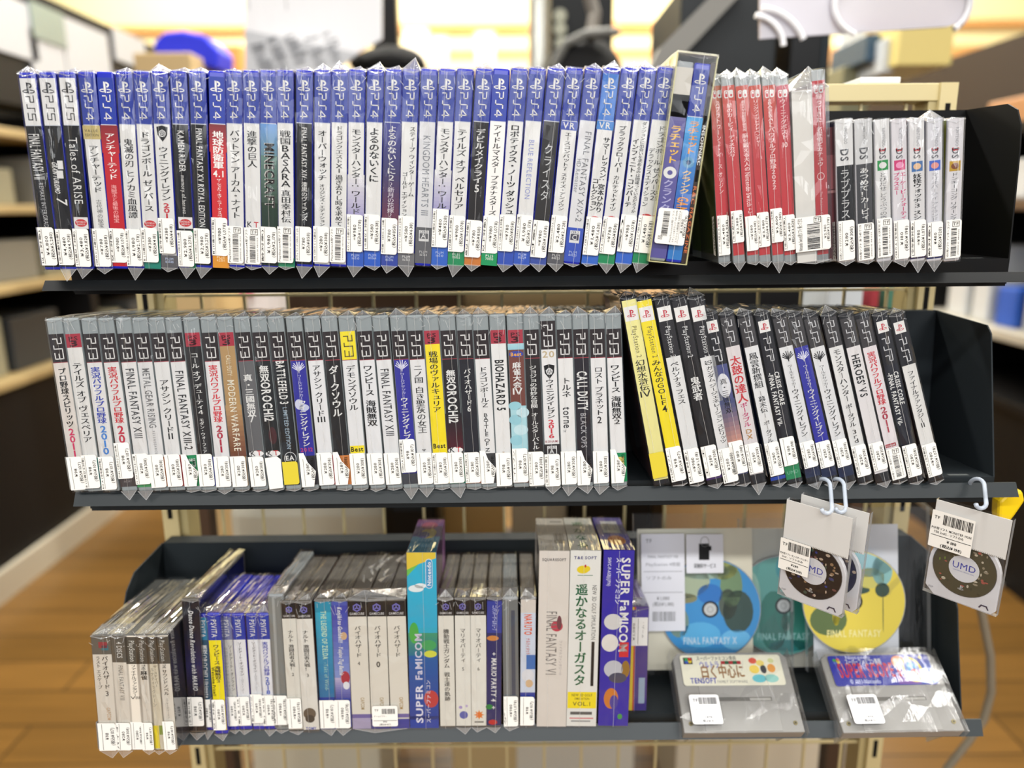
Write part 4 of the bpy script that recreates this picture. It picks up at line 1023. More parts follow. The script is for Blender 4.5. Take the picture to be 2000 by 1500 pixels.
# leaning cases of the middle shelf
TL = [
 ('ps2', 1226, 1293, 578, 951, 'pale yellow leaning case with yellow tape on its foot', [GR((236, 228, 150)), V('幻想水滸伝Ⅳ', .33, .525, K, .62)], ('yellow', .82, .955), dict(band=(240, 232, 150), tl=.0)),
 ('ps2', 1254, 1328, 572, 952, 'bright yellow leaning case with black title', [GR((246, 224, 20)), V('みんなのＧＯＬＦ', .33, .57, K, .6), H('4', .5, .605, .6, K, 1)], P(.79, .975, '¥98', '¥107', 'PS2用ソフト -'), dict(band=(246, 224, 20), tl=.001)),
 ('ps2', 1291, 1362, 578, 952, 'tall leaning case with dark cap, white spine, beside the yellow', [GR((226, 226, 224)), V('ペルソナ３ フェス', .34, .565, K, .56)], P(.80, .985, '=¥980', '¥1,018', '以上対象)'), dict(tl=.001)),
 ('ps2', 1324, 1397, 578, 952, 'tall leaning case all black with three white ideographs', [GR((32, 29, 31)), V('鬼武者', .42, .545, W_, .62, .5, 2), B((70, 40, 110), .95, .97)], P(.785, .955, '¥280', '¥308', '王 - 王'), dict(tl=.004)),
 ('ps2', 1356, 1429, 570, 951, 'tall leaning case with long small black title, last tall one', [GR((228, 227, 226)), D('SD', .335, .36, K, .42), V('ガンダム ジージェネレーション スピリッツ', .365, .775, K, .46)], P(.80, .985, '¥280', '¥308', 'MON 第4次 NTT CERO A'), dict(tl=.001, pk=.008)),
 ('psp', 1383, 1452, 597, 944, 'leaning handheld case mostly hidden behind the last tall one', [GR((70, 76, 130)), G((60, 70, 120), (214, 150, 130), .5, .76), EL(.5, .42, .42, .07, (222, 222, 226), 2), V('真・三國無双', .38, .58, K, .5, .5, 1)], P(.74, .93, '¥180', '¥198', ''), dict(band='logo', tl=.002)),
 ('psp', 1415, 1482, 597, 944, 'leaning handheld case with ornate red outlined title', [GR((222, 214, 214)), V('太鼓の達人', .25, .52, (200, 40, 50), .72, .5, 2), V('ポータブル', .52, .66, (190, 60, 110), .5, .5, 2), V('ＤＸ', .67, .735, (180, 130, 70), .6, .5, 2)], P(.755, .93, '¥280', '¥308', 'PSP用ソフト -'), dict(tl=.010, pk=.003)),
 ('psp', 1450, 1522, 597, 942, 'leaning handheld case with brush-style black ideographs and blue foot', [GR((228, 228, 228)), V('風雲新撰組', .23, .435, K, .6, .5, 1), V('－幕末伝－', .45, .61, K, .5, .5, 1), V('ポータブル', .625, .755, K, .42, .5, 1), B((20, 60, 160), .955, .975)], P(.75, .945, '¥280', '¥308', '幕末伝ポータブル (15歳以上'), dict(tl=.003)),
 ('psp', 1484, 1553, 597, 940, 'leaning black handheld case with green foot', [GR((34, 33, 40)), D('CRISIS CORE', .345, .54, W_, .3, .70, 2), D('-FINAL FANTASY VII-', .345, .655, W_, .3, .3, 2), B((20, 130, 80), .88, .97), H('UMD', .5, .94, .34, (120, 180, 150), 0)], P(.72, .885, '¥180', '¥198', ''), dict(band='logo', tl=.004)),
 ('psp', 1517, 1592, 599, 938, 'leaning handheld case with winged crest, just before the blue one', [GR((227, 227, 228)), ('pes', .25, (40, 40, 44)), V('ワールドサッカー', .30, .435, K, .34, .5, 0), V('ウイニングイレブン', .44, .72, K, .52, .5, 1), B((30, 40, 70), .89, .96)], P(.745, .90, '¥280', '¥308', 'PSP用ソフト -'), dict(tl=.006)),
 ('psp', 1546, 1624, 599, 937, 'leaning handheld case with royal blue spine', [GR((42, 44, 158)), ('pes', .25, (225, 225, 245)), V('ワールドサッカー', .30, .435, W_, .34, .5, 0), V('ウイニングイレブン', .44, .72, W_, .52, .5, 1), B((30, 40, 70), .89, .96)], P(.745, .90, '¥280', '¥308', 'PSP用ソフト -'), dict(tl=.006)),
 ('psp', 1577, 1658, 599, 935, 'leaning handheld case with winged crest, just after the blue one', [GR((227, 227, 228)), ('pes', .25, (40, 40, 44)), V('ワールドサッカー', .30, .435, K, .34, .5, 0), V('ウイニングイレブン', .44, .72, K, .52, .5, 1), B((30, 40, 70), .89, .96)], P(.735, .895, '¥280', '¥308', 'PSP用ソフト -'), dict(tl=.006)),
 ('psp', 1614, 1692, 601, 932, 'leaning handheld case with long katakana title ending in 3rd', [GR((228, 227, 225)), V('モンスターハンター', .21, .515, K, .54, .5, 1), V('ポータブル', .53, .665, K, .48, .5, 1), V('3rd', .68, .76, K, .5, .5, 1)], P(.77, .955, '¥280', '¥308', '(15歳以上対象)'), dict(tl=.001)),
 ('psp', 1648, 1727, 601, 931, 'leaning handheld case with turned heavy capitals', [GR((228, 224, 224)), D("HEROES' VS", .24, .49, (40, 40, 44), .48, .5, 2)], P(.755, .92, '¥280', '¥308', 'RO A (全年齢対象)'), dict(tl=.005)),
 ('psp', 1680, 1759, 602, 929, 'leaning handheld case with red title, digits 2011 and barcode sticker', [GR((230, 222, 224)), V('実況パワフルプロ野球', .225, .535, (206, 36, 56), .54, .5, 2), V('2011', .545, .70, (170, 28, 60), .64, .5, 2), B((170, 30, 50), .765, .785, .1, .8), H('KONAMI', .45, .782, .2, W_, 1, .6)], BC(.79, .975, 'PSP用ソフト 実況パワフル'), dict(tl=.001, pk=.0)),
 ('psp', 1714, 1791, 598, 929, 'leaning black handheld case next to the last one', [GR((30, 31, 42)), D('CRISIS CORE', .345, .54, W_, .3, .70, 2), D('-FINAL FANTASY VII-', .345, .655, W_, .3, .3, 2)], P(.77, .96, '¥280', '¥308', 'CERO B (12歳以上対象)'), dict(band='logo', tl=.002)),
 ('psp', 1746, 1831, 598, 926, 'leaning handheld case nearest the grey end panel', [GR((228, 226, 222)), V('ファイナルファンタジーⅡ', .335, .67, K, .46, .5, 1)], P(.765, .96, '=¥980', '¥1,078', 'CERO A (全年齢対'), dict(band='logo', tl=.002)),
]
for kind, xt, xb, yt, yb, label, ops, st, kw in TL:
    case(kind, xt, xb, label, ops, st, yt=yt, yb=yb, side=random.choice(((40, 60, 110), (60, 90, 120), (90, 60, 60), (120, 130, 150))), **kw)

# ---------------------------------------------------------------- bottom shelf
LBL = dict(pk=.001, tl=.001)
IV = (222, 214, 200)
PSJ = lambda c=(60, 56, 50): [B((74, 70, 62), .02, .25), D('PlayStation', .05, .23, (200, 198, 190), .4, .5, 0)]
LOWJ = [
 (196, 216, 1236, .0185, 'thick disc case with ivory spine at the bottom shelf\'s outer end', [GR(IV), B((96, 92, 84), .01, .165, .0, 1.0), B((150, 50, 60), .06, .11, .35, .8, 2), B((60, 110, 120), .09, .13, .5, .85, 2), V('バイオハザード', .18, .46, (50, 46, 44), .36, .62, 1), H('3', .6, .52, .4, (60, 56, 52), 1), V('ラスト エスケープ', .18, .46, (70, 66, 62), .24, .26, 1), D('CAPCOM', .62, .73, (200, 160, 120), .2, .6, 1)], P(.745, .985, '¥98', '¥107', ''), dict(pk=.003)),
 (232, 247, 1248, .0150, 'disc case with grey cap marked 4 DISCS', [GR(IV), B((88, 84, 76), .01, .235), D('4 DISCS', .06, .2, (214, 212, 206), .34, .5, 1), D('FINAL FANTASY VIII', .26, .56, (110, 106, 100), .3, .5, 0)], P(.745, .985, '¥280', '¥308', 'バイオ'), dict(pk=.002)),
 (256.5, 272.5, 1248, .0128, 'disc case sharing a sticker width with the 4 DISCS one', [GR(IV), PSJ(), V('ファイナルファンタジーⅧ', .255, .55, (60, 58, 54), .42, .5, 1)], P(.745, .985, '¥280', '¥308', ''), dict(wrap=False)),
 (276, 293.5, 1248, .0118, 'disc case with two bold ideographs under its dark cap', [GR(IV), PSJ(), D('THE', .255, .30, (60, 58, 54), .3, .5, 1), V('麻雀', .305, .385, K, .56, .5, 2), V('ベスト', .47, .68, (196, 190, 178), .3, .5, 0)], P(.745, .985, '¥98', '¥107', ''), dict(pk=.001, tl=.003)),
 (296, 314, 1248, .0112, 'disc case with yellow patch low on its ivory spine', [GR((214, 204, 180)), PSJ(), V('ザ・スナイパー', .26, .45, (110, 104, 92), .34, .62, 0), V('ルナティックドーン', .28, .62, (120, 114, 100), .34, .34, 0), B((236, 214, 40), .78, .98, 0, .5, 2), B((130, 150, 60), .78, .86, .55, .95, 2)], None, dict(pk=.001)),
 (316, 336, 1248, .0118, 'disc case beside the large dark one, katakana title', [GR(IV), PSJ(), D('THE', .255, .29, (60, 58, 54), .26, .5, 1), V('サウンドノベル', .30, .52, (50, 48, 46), .44, .5, 1), V('シブヤ－ドリーミン', .54, .72, (110, 106, 100), .22, .5, 0)], P(.735, .985, '¥98', '¥107', ''), dict(pk=.001, tl=.003)),
]
for xt, xb, yt, w, label, ops, st, kw in LOWJ:
    case('jewel', xt, xb, label, ops, st, yt=yt, yb=1470, dy=-.033, w=w, side=(44, 46, 58), name='disc_case', cat='disc case', **kw)
for k_, (xt, xb, yt, yb, label, ops, st, kw) in enumerate([
 (371, 387, 1166, 1427, 'black box with turned italic white title and dark blue glow', [GR((24, 22, 34)), G((24, 22, 34), (26, 28, 84), .2, .5), G((26, 28, 84), (24, 22, 34), .5, .75), D('Dance Dance Revolution with MARIO', .085, .68, W_, .28, .5, 2, .2)], P(.72, .94, '¥198', '¥217', '(全年齢対象)'), dict(w=.0165, dy=-.004, pk=.002, tl=.007, band=None, side=(22, 26, 66), d=.135, h=.144))]):
    case('gc', xt, xb, label, ops, st, yt=yt, yb=yb, **kw)
VIT = [
 (395, 409, 1198, 1424, 'slim teal-banded blue case wedged beside the black box', [GR((26, 82, 110)), V('無双', .26, .34, W_, .56, .5, 2), D('OROCHI2 Ultimate', .345, .72, W_, .36, .5, 2)], P(.72, .96, '¥280', '¥308', ''), dict(w=.0105, band=(30, 130, 170))),
 (416.6, 433, 1206, 1437, 'small blue case standing forward with bright yellow spine', [GR((248, 228, 20)), V('ワンピース', .255, .42, K, .46, .55, 2), V('海賊無双３', .43, .57, K, .46, .55, 2), D('Welcome Price!!', .44, .68, K, .22, .22, 2)], P(.70, .955, '¥280', '¥308', '以上対象'), dict(dy=-.007, tl=.006, h=.130)),
 (441, 458, 1201, 1422, 'small case with whitish wrap and pale two-column title', [GR((206, 204, 196)), V('ソードアート・オンライン', .265, .66, (70, 70, 70), .34, .66, 1), V('ホロウ・リアリゼーション', .28, .66, (120, 120, 120), .26, .3, 0)], P(.70, .955, '¥280', '¥308', 'CERO C'), dict(w=.0112, band=(110, 116, 160))),
 (463.5, 481, 1201, 1424, 'small blue case with thin title, sticker reaching its foot', [GR((232, 232, 234)), V('ソードアート・オンライン', .24, .53, (50, 50, 54), .34, .5, 1), V('－ロストソング－', .54, .68, (110, 110, 112), .24, .5, 0)], P(.70, .95, '¥280', '¥308', '象) B (15'), dict(tl=.004)),
 (491, 506, 1201, 1420, 'small blue case with thin title and blue visible below sticker', [GR((230, 230, 232)), V('ソードアート・オンライン', .24, .50, (60, 60, 64), .34, .5, 1), V('－ロスト・ソング－', .51, .66, (100, 100, 104), .26, .5, 0)], P(.68, .93, '¥280', '¥308', '象) ソング'), dict(w=.0125)),
 (513, 529.5, 1201, 1422, 'small blue case with bold blue title and outlined year', [GR((230, 230, 234)), V('実況パワフルプロ野球', .24, .53, (60, 66, 170), .46, .5, 2), V('2018', .54, .69, (60, 90, 190), .5, .5, 2)], P(.69, .955, '¥980', '¥1,078', '象) 2018'), dict(w=.0130, tl=.006)),
]
for xt, xb, yt, yb, label, ops, st, kw in VIT:
    case('vita', xt, xb, label, ops, st, yt=yt, yb=yb, side=(24, 60, 160), **kw)

GCL = [
 (538, 552, 1160, 1424, 'plain clear-and-grey case with no printed spine, sticker at foot', [GR((128, 130, 126)), B((160, 162, 158), .02, .98, .25, .4)], P(.735, .955, '=¥980', '¥1,078', 'サウンド'), dict(w=.0155, h=.146, shell=CLEAR_SHELL)),
 (563, 580, 1171, 1430, 'slipcased game with ivory spine, small katakana title ending in 2', [GR((224, 220, 208)), V('ナルト', .22, .315, K, .38), V('激闘忍者大戦！', .33, .53, K, .38), H('2', .5, .57, .3, K, 1)], P(.735, .97, '=¥980', '¥1,078', ''), dict(w=.0150, band='cube', dy=-.003, tl=.003)),
 (592, 609, 1171, 1431, 'slipcased game with small katakana title ending in 3, no sticker', [GR((226, 222, 212)), V('ナルト', .22, .315, K, .38), V('激闘忍者大戦！', .33, .53, K, .38), H('3', .5, .575, .3, K, 1), EL(.45, .86, .4, .045, (96, 84, 70), 2), EL(.45, .90, .3, .03, (60, 56, 50), 3), H('TOMY', .5, .985, .26, (50, 70, 170), 2, .7)], None, dict(w=.0160, band='cube', dy=-.004, side=(120, 60, 50), tl=.0)),
 (630, 643, 1166, 1424, 'slipcased game with turquoise spine and turned pale lettering', [GR((28, 140, 170)), G((40, 166, 196), (30, 110, 160), .1, .75), D('THE LEGEND OF ZELDA', .09, .46, (190, 224, 196), .32, .5, 2), D('-Takt of Wind-', .48, .70, (170, 210, 190), .24, .5, 0), B((30, 60, 150), .75, 1)], P(.765, .985, '=¥98', '¥107', ''), dict(w=.0165, pk=.003)),
 (662, 672, 1164, 1424, 'slipcased game with violet spine and turned white lettering', [GR((70, 84, 170)), G((52, 60, 160), (130, 150, 206), .05, .6), G((190, 180, 210), (50, 60, 150), .6, .78), D('Konjiki no Gashbell!!', .06, .33, W_, .26, .5, 2, .2), D('Yuujou Tag Battle', .36, .58, W_, .26, .5, 2, .2), EL(.7, .28, .2, .03, (206, 170, 130), 2), EL(.7, .60, .28, .05, (170, 40, 60), 2), EL(.75, .66, .2, .03, (225, 225, 228), 3)], P(.765, .985, '=¥980', '¥1,078', ''), dict(w=.0165, pk=.003)),
 (696, 707, 1169, 1421, 'first of three bagged ivory-spined games, title ending in 4', [GR((224, 218, 204)), V('バイオハザード', .205, .445, (60, 58, 54), .36), H('4', .5, .505, .3, (60, 58, 54), 0), D('CAPCOM', .755, .85, (160, 130, 70), .2, .6, 1), B((112, 100, 160), .885, .915), B((170, 160, 190), .915, 1)], None, dict(w=.0188, band='cube', wrap=False)),
 (735, 744, 1169, 1421, 'middle of three bagged ivory-spined games, bold 0 in its title', [GR((224, 218, 204)), V('バイオハザード', .205, .445, (60, 58, 54), .36), H('0', .5, .52, .44, (50, 48, 46), 2), D('CAPCOM', .755, .85, (160, 130, 70), .2, .6, 1), B((112, 100, 160), .885, .915), B((60, 60, 140), .925, 1)], None, dict(w=.0188, band='cube', wrap=False)),
 (773, 782, 1169, 1421, 'last of three bagged ivory-spined games, next to rainbow box', [GR((224, 218, 204)), V('バイオハザード', .205, .445, (60, 58, 54), .36), D('CAPCOM', .755, .85, (170, 130, 50), .2, .6, 1), B((112, 100, 160), .885, .915), B((56, 62, 150), .925, 1)], None, dict(w=.0188, band='cube', wrap=False)),
 (870, 875, 1162, 1420, 'slipcased ivory game with ideograph title, after the rainbow box', [GR((226, 222, 210)), V('機動戦士ガンダム', .235, .535, K, .4), V('戦士達の軌跡', .565, .79, K, .4)], None, dict(w=.0155, band='cube')),
 (903, 906, 1162, 1420, 'slipcased ivory game with 5 and purple stars near the foot', [GR((228, 225, 214)), V('マリオパーティ', .23, .495, (60, 58, 56), .36), H('5', .5, .555, .34, (70, 68, 64), 0), EL(.5, .90, .28, .03, (90, 96, 170), 2), EL(.3, .84, .12, .012, (170, 150, 200), 2), EL(.7, .83, .08, .01, (190, 170, 210), 2)], None, dict(w=.0155, band='cube')),
 (933.5, 936, 1162, 1420, 'slipcased ivory game with 6 and an orange sun near the foot', [GR((228, 225, 214)), V('マリオパーティ', .23, .495, (60, 58, 56), .36), H('6', .5, .555, .34, (70, 68, 64), 0), ('sun', .90), B((120, 116, 110), .95, .962, .2, .8, 2)], None, dict(w=.0155, band='cube', tl=.004)),
 (966, 964, 1162, 1422, 'slipcased game with navy spine and turned white capitals', [GR((28, 34, 96)), B((44, 58, 150), .03, .27), D('ニンテンドーゲームキューブ', .06, .25, (210, 214, 240), .26, .5, 1), EL(.4, .31, .4, .02, (206, 130, 60), 2), D('MARIO PARTY 4', .46, .80, W_, .34, .5, 2, .1), H('+', .5, .445, .4, W_, 2), H('+', .5, .86, .4, W_, 2), EL(.2, .84, .25, .02, (40, 130, 60), 2), EL(.45, .96, .3, .02, (190, 40, 40), 2)], None, dict(w=.0150, tl=.005)),
 (996, 999, 1160, 1420, 'unprinted clear case with sticker, beside the navy one', [GR((110, 114, 114)), B((70, 76, 90), .1, .75, .55, .8), B((150, 154, 154), .02, .98, .2, .3)], P(.75, .985, '=¥980', '¥1,078', 'ゲー'), dict(w=.0155, shell=CLEAR_SHELL)),
 (1032, 1030, 1158, 1418, 'pale blue game with orange-red turned lettering and blue foot', [GR((206, 214, 228)), B((214, 206, 196), .02, .12), D('NARUTO', .13, .29, (226, 90, 40), .5, .5, 2), D('ナルティメット', .31, .44, (200, 60, 40), .24, .5, 1), B((60, 110, 180), .44, .55, .4, 1), EL(.5, .60, .42, .05, (222, 222, 226), 2), EL(.6, .66, .26, .03, (214, 180, 140), 3), B((40, 60, 150), .73, .78)], P(.755, .98, '¥98', '¥107', ''), dict(w=.0150)),
]
def draw_sun(sh, v):
    cx, cz, q = sh.w/2, sh.h*(1-v), sh.w*.2
    for k in range(8):
        a = math.radians(45*k)
        sh.polygon([(cx+q*1.8*math.cos(a), cz+q*1.8*math.sin(a)), (cx+q*math.cos(a+.3), cz+q*math.sin(a+.3)), (cx+q*math.cos(a-.3), cz+q*math.sin(a-.3))], (224, 140, 40), 2)
    sh.ellipse(cx, cz, q, q, (230, 120, 50), 3)
Sheet.sun = draw_sun
for xt, xb, yt, yb, label, ops, st, kw in GCL:
    case('gc', xt, xb, label, ops, st, yt=yt, yb=yb, **{**dict(side=random.choice(((60, 62, 70), (44, 46, 56), (90, 80, 70)))), **kw})
tb = thing('plastic_bag', 'clear bag gathered on top, holding three ivory-spined games together', 'plastic bag', frame(3, 734.5, 744.5, 1169, 1421, -.0006, .057))
bag(tb, .0585, .1415, .124, 640, .004, .003, 'film')
crp = MB(); rnd = random.Random(4)
for i in range(16):                              # gathered folds of film on the bag's top
    x, y = rnd.uniform(-.022, .022), rnd.uniform(.03, .1)
    a = rnd.uniform(-.6, .6)
    L_, hgt = rnd.uniform(.012, .03), rnd.uniform(.002, .006)
    dx, dy_ = math.sin(a)*L_, math.cos(a)*L_
    z = .1428
    crp.poly([(x, y, z), (x+dx, y+dy_, z), (x+dx*.5+.002, y+dy_*.5, z+hgt)], CRUMPLE)
    crp.poly([(x, y, z), (x-.004, y+.006, z), (x+dx*.5+.002, y+dy_*.5, z+hgt)], CRUMPLE)
crp.build('gathered_folds', tb)
st_ = Sheet(.0585, .1415)
st_.off = lambda l: .0024+.00006*l
st_.rrect(.021, .047, .0040, .0265, .002, mat(STK, .55), 0)
draw(st_, [('bars', .53, .76, .835, .875, 12, False, INK), ('rect', .38, .79, .925, .928, INK, 2)])
st_.line('TF', .0235, .0205, 0, .0034, INK, 1, 2)
st_.line('ゲームソフト -', .0225, .0145, 0, .0020, INK, 1, 2)
st_.line('¥98', .034, .0083, 0, .0022, INK, 1, 2, centre=True)
st_.line('(税込¥107)', .034, .0053, 0, .0024, INK, 1, 2, centre=True)
st_.mb.build('price_sticker', tb)

# tall cartons
SFCS = [
 (823, 829, 1084, 1418, 'tall rainbow-coloured carton with turned silver lettering', [GR((40, 170, 200)), G((40, 180, 214), (40, 170, 206), 0, .42), ('polygon', [(0, .188), (.029, .188), (.029, .182), (.012, .176), (0, .170)], (226, 196, 60), 2), ('polygon', [(0, .170), (.012, .176), (.0, .163)], (110, 190, 80), 2),
   EL(.3, .20, .26, .02, (232, 240, 240), 2), EL(.45, .185, .2, .014, (232, 240, 240), 2), G((60, 150, 110), (30, 110, 140), .45, .58), EL(.7, .52, .26, .03, (60, 160, 90), 2), EL(.75, .57, .22, .02, (210, 214, 70), 3), G((20, 90, 160), (24, 60, 150), .58, .95), B((28, 64, 160), .93, 1), EL(.2, .45, .16, .06, (70, 170, 70), 2), EL(.75, .83, .25, .05, (190, 60, 60), 2),
   ('rrect', .0185, .0255, .188*.80, .188*.965, .0034, (236, 236, 240), 3), ('rrect', .019, .025, .188*.803, .188*.962, .003, (60, 150, 200), 4), ('up', 'Nintendo', .75, .05, .185, (240, 240, 244), .0052, 2, 5),
   ('up', 'FaMICOM', .34, .45, .72, (206, 204, 222), .0098, 2, 4), ('up', 'SUPER', .34, .74, .97, (228, 226, 238), .0098, 2, 4), ('up', 'スーパーファミコン', .66, .72, .97, (225, 225, 235), .0052, 1, 4)],
  [G((120, 40, 110), (60, 60, 160), 0, .55), ('rect', 0, 1, .55, 1, (40, 120, 150), 1), EL(.5, .2, .3, .12, (160, 40, 90), 2), EL(.55, .45, .28, .16, (190, 170, 60), 2), EL(.4, .5, .2, .1, (40, 60, 150), 3)], dict(side=(150, 100, 150), w=.0295, wrap=True)),
 (1083, 1077, 1086, 1419, 'tall plain whitish carton with thin condensed capitals', [GR((222, 214, 204)), ('uv_h', 'SQUARESOFT', .5, .055, .13, (90, 84, 84), 2, .8, 3), D('FINAL FANTASY VI', .335, .70, (120, 114, 110), .36, .45, 0), EL(.62, .42, .2, .03, (190, 60, 80), 2), EL(.7, .40, .08, .04, (110, 60, 70), 3), D('ファイナルファンタジーVI', .5, .70, (170, 160, 160), .08, .76, 0)],
  [B((206, 200, 190), 0, 1), ('bars', .55, .9, .5, .8, 3, False, (70, 70, 70)), ('rect', .5, .92, .1, .14, (120, 120, 118), 2)], dict(side=(214, 206, 196), w=.0302)),
 (1144, 1135, 1086, 1419, 'tall white carton with brushed dark green title and yellow panel', [GR((230, 229, 222)), ('uv_h', 'T&E SOFT', .5, .047, .14, (60, 60, 120), 2, .75, 3), EL(.42, .105, .2, .022, (232, 206, 30), 2), EL(.56, .10, .1, .016, (232, 206, 30), 3), ('uv_ell', .5, .085, .03, .008, (190, 40, 40), 4), ('rect', .25, .75, .135, .139, (120, 150, 130), 3),
   V('遥かなるオーガスタ', .185, .765, (0, 92, 50), .42, .40, 2), D('NEW 3D GOLF SIMULATION', .19, .50, (70, 70, 70), .14, .82, 0), ('rect', .77, .87, .51, .765, K, 3), ('rect', .02, .98, .80, .895, (246, 222, 30), 2), ('uv_h', 'NEW 3D GOLF', .5, .825, .13, (110, 100, 30), 1, .7, 3), ('uv_h', 'SIMULATION', .5, .845, .11, (110, 100, 30), 1, .5, 3), ('uv_h', 'VOL.1', .5, .88, .2, (90, 84, 40), 1, .6, 3), ('rect', .12, .85, .915, .932, (90, 90, 90), 3), ('rect', .1, .9, .95, .956, (214, 90, 100), 3), ('rect', .15, .8, .966, .974, (150, 150, 150), 3)],
  [B((212, 212, 204), 0, 1), V('遥かなる', .1, .95, (30, 110, 70), .44, .45, 2)], dict(side=(220, 216, 206), w=.0305)),
 (1209, 1197, 1087, 1420, 'tall purple-blue carton with turned white capitals down its face', [GR((44, 34, 160)), D('SUPER', .04, .255, W_, .28, .74, 2), D('FaMICOM', .275, .575, W_, .28, .74, 2), D('スーパーファミコン', .04, .30, (225, 225, 240), .14, .5, 2), D('SHVC-P-ASBJ(JPN)', .04, .20, (225, 225, 240), .11, .2, 1), EL(.38, .40, .3, .045, (210, 208, 206), 2), EL(.3, .52, .28, .05, (226, 220, 214), 2), ('rect', .62, .93, .515, .60, (206, 40, 50), 3), EL(.45, .67, .32, .05, (190, 190, 196), 2), EL(.85, .67, .14, .05, (150, 110, 40), 2), EL(.6, .72, .3, .03, (70, 70, 90), 3), EL(.4, .84, .24, .06, (206, 120, 40), 2), EL(.5, .86, .14, .04, (70, 60, 150), 3), EL(.72, .945, .08, .016, (60, 150, 70), 3)],
  [B((60, 46, 150), 0, 1), ('rect', .2, .8, .12, .5, (206, 206, 206), 2), ('bars', .26, .74, .2, .42, 8, False, (80, 80, 80)), EL(.55, .72, .3, .14, (190, 110, 40), 2)], dict(side=(50, 40, 150), w=.0305)),
]
for xt, xb, yt, yb, label, ops, top, kw in SFCS:
    case('sfc', xt, xb, label, ops, None, yt=yt, yb=yb, top=top, name='game_box', cat='game box', pk=0, tl=0, **kw)
case('sfc', 1247, 1242, 'short purple and yellow carton with white label beside the purple-blue one', [GR((70, 56, 130)), ('rect', 0, .3, 0, 1, (226, 196, 60), 1), ('rect', .3, .38, 0, 1, (190, 70, 60), 1), ('rect', 0, 1, .03, .10, (70, 60, 150), 2), ('rect', 0, .98, .1, .37, STK, 2), ('up', '¥1,080', .3, .15, .32, INK, .003, 0, 3), ('up', 'ゲーム -', .75, .14, .3, INK, .0024, 0, 3), ('rect', .5, .52, .11, .36, INK, 3), ('rect', .6, .9, .68, .93, (150, 170, 190), 2)],
     None, yt=1183, yb=1394, dy=.028, w=.0215, h=.116, d=.075, side=(80, 60, 130), name='game_box', cat='game box', pk=.002, tl=0)

# ---------------------------------------------------------------- discs in sleeves at the back of the bottom shelf
def facing(px, py, y, lean, roll=0.0, yaw=0.0):
    p = at(px, py, y)
    return Matrix.Translation(p) @ Matrix.Rotation(yaw, 4, 'Z') @ Matrix.Rotation(-lean, 4, 'X') @ Matrix.Rotation(roll, 4, 'Y')
def disc(M, label, base, blobs, words, wc):
    r = .0578
    root = thing('game_disc', label, 'disc', M, 'bare discs in clear sleeves')
    mb = MB()
    n = 48
    mb.prism([(r*math.cos(2*math.pi*k/n), r*math.sin(2*math.pi*k/n)) for k in range(n)], 'y', 0, .0012, mat((206, 210, 212), .2, .6))
    mb.build('disc_body', root)
    s = Sheet(2*r, 2*r)
    s.pt = lambda x, z, o: (x-r, -o, z-r)
    s.ellipse(r, r, r*.985, r*.985, base, 0, 48)
    for (x, z, rx, rz, c) in blobs:
        pts = []
        for k in range(18):
            a = 2*math.pi*k/18
            X, Z = x*r+rx*r*math.cos(a), z*r+rz*r*math.sin(a)
            q = math.hypot(X, Z)
            if q > r*.97:
                X, Z = X*r*.97/q, Z*r*.97/q
            pts.append((X+r, Z+r))
        s.polygon(pts, c, 1)
    s.line(words, r, r*.32, 0, .011, wc, 2, 3, fit=.062, centre=True)
    s.ellipse(r, r, r*.165, r*.165, (30, 34, 38), 3)
    s.ellipse(r, r, r*.125, r*.125, (206, 208, 206), 4)
    s.ring(r, r, r*.06, r*.06, .0006, (150, 150, 150), 5)
    s.mb.build('disc_print', root)
    return root
LEAN = math.radians(13)
disc(facing(1387, 1190, .792, LEAN), 'sky blue bare disc with olive patches in clear sleeve behind the cartridge', (60, 150, 214),
     [(-.55, .55, .55, .34, (176, 190, 160)), (-.1, .75, .5, .16, (160, 186, 170)), (.25, .8, .3, .22, (150, 160, 90)), (.42, .45, .22, .42, (120, 150, 110)), (.55, -.05, .3, .42, (52, 78, 72)), (.35, .1, .18, .3, (84, 96, 84)), (-.5, .22, .25, .1, (140, 140, 100)), (-.62, -.25, .2, .3, (120, 150, 140)), (-.2, -.5, .4, .25, (90, 180, 230)), (0, .3, .25, .2, (40, 120, 200)), (.5, -.6, .3, .2, (110, 190, 236))],
     'FINAL FANTASY X', (206, 228, 244))
disc(facing(1530, 1183, .806, LEAN), 'sea green bare disc half covered by the blue one', (96, 168, 160),
     [(.1, .75, .25, .3, (60, 150, 160)), (-.2, -.3, .3, .6, (40, 124, 110)), (.35, -.3, .25, .6, (56, 140, 124)), (.1, -.1, .12, .6, (150, 200, 190)), (-.65, .1, .2, .6, (150, 196, 180)), (.75, -.1, .16, .6, (130, 186, 180)), (.05, -.35, .1, .16, (214, 228, 222)), (.2, .35, .3, .12, (140, 200, 196)), (.1, -.8, .4, .12, (40, 130, 130))],
     'FINAL FANTASY', (150, 200, 196))
disc(facing(1668, 1175, .780, LEAN), 'yellow bare disc hanging partly behind the hooked pouches', (226, 206, 84),
     [(.2, .72, .6, .25, (150, 196, 206)), (.55, .6, .2, .3, (140, 190, 190)), (.3, .45, .3, .2, (206, 200, 110)), (.55, .22, .14, .14, (60, 80, 70)), (.05, .22, .26, .08, (60, 84, 76)), (-.5, -.35, .36, .3, (96, 116, 72)), (-.35, -.3, .07, .16, (220, 204, 60)), (-.5, .5, .3, .3, (170, 190, 150)), (.56, -.2, .012, .4, (130, 130, 70))],
     'FINAL FANTASY', (240, 230, 160))
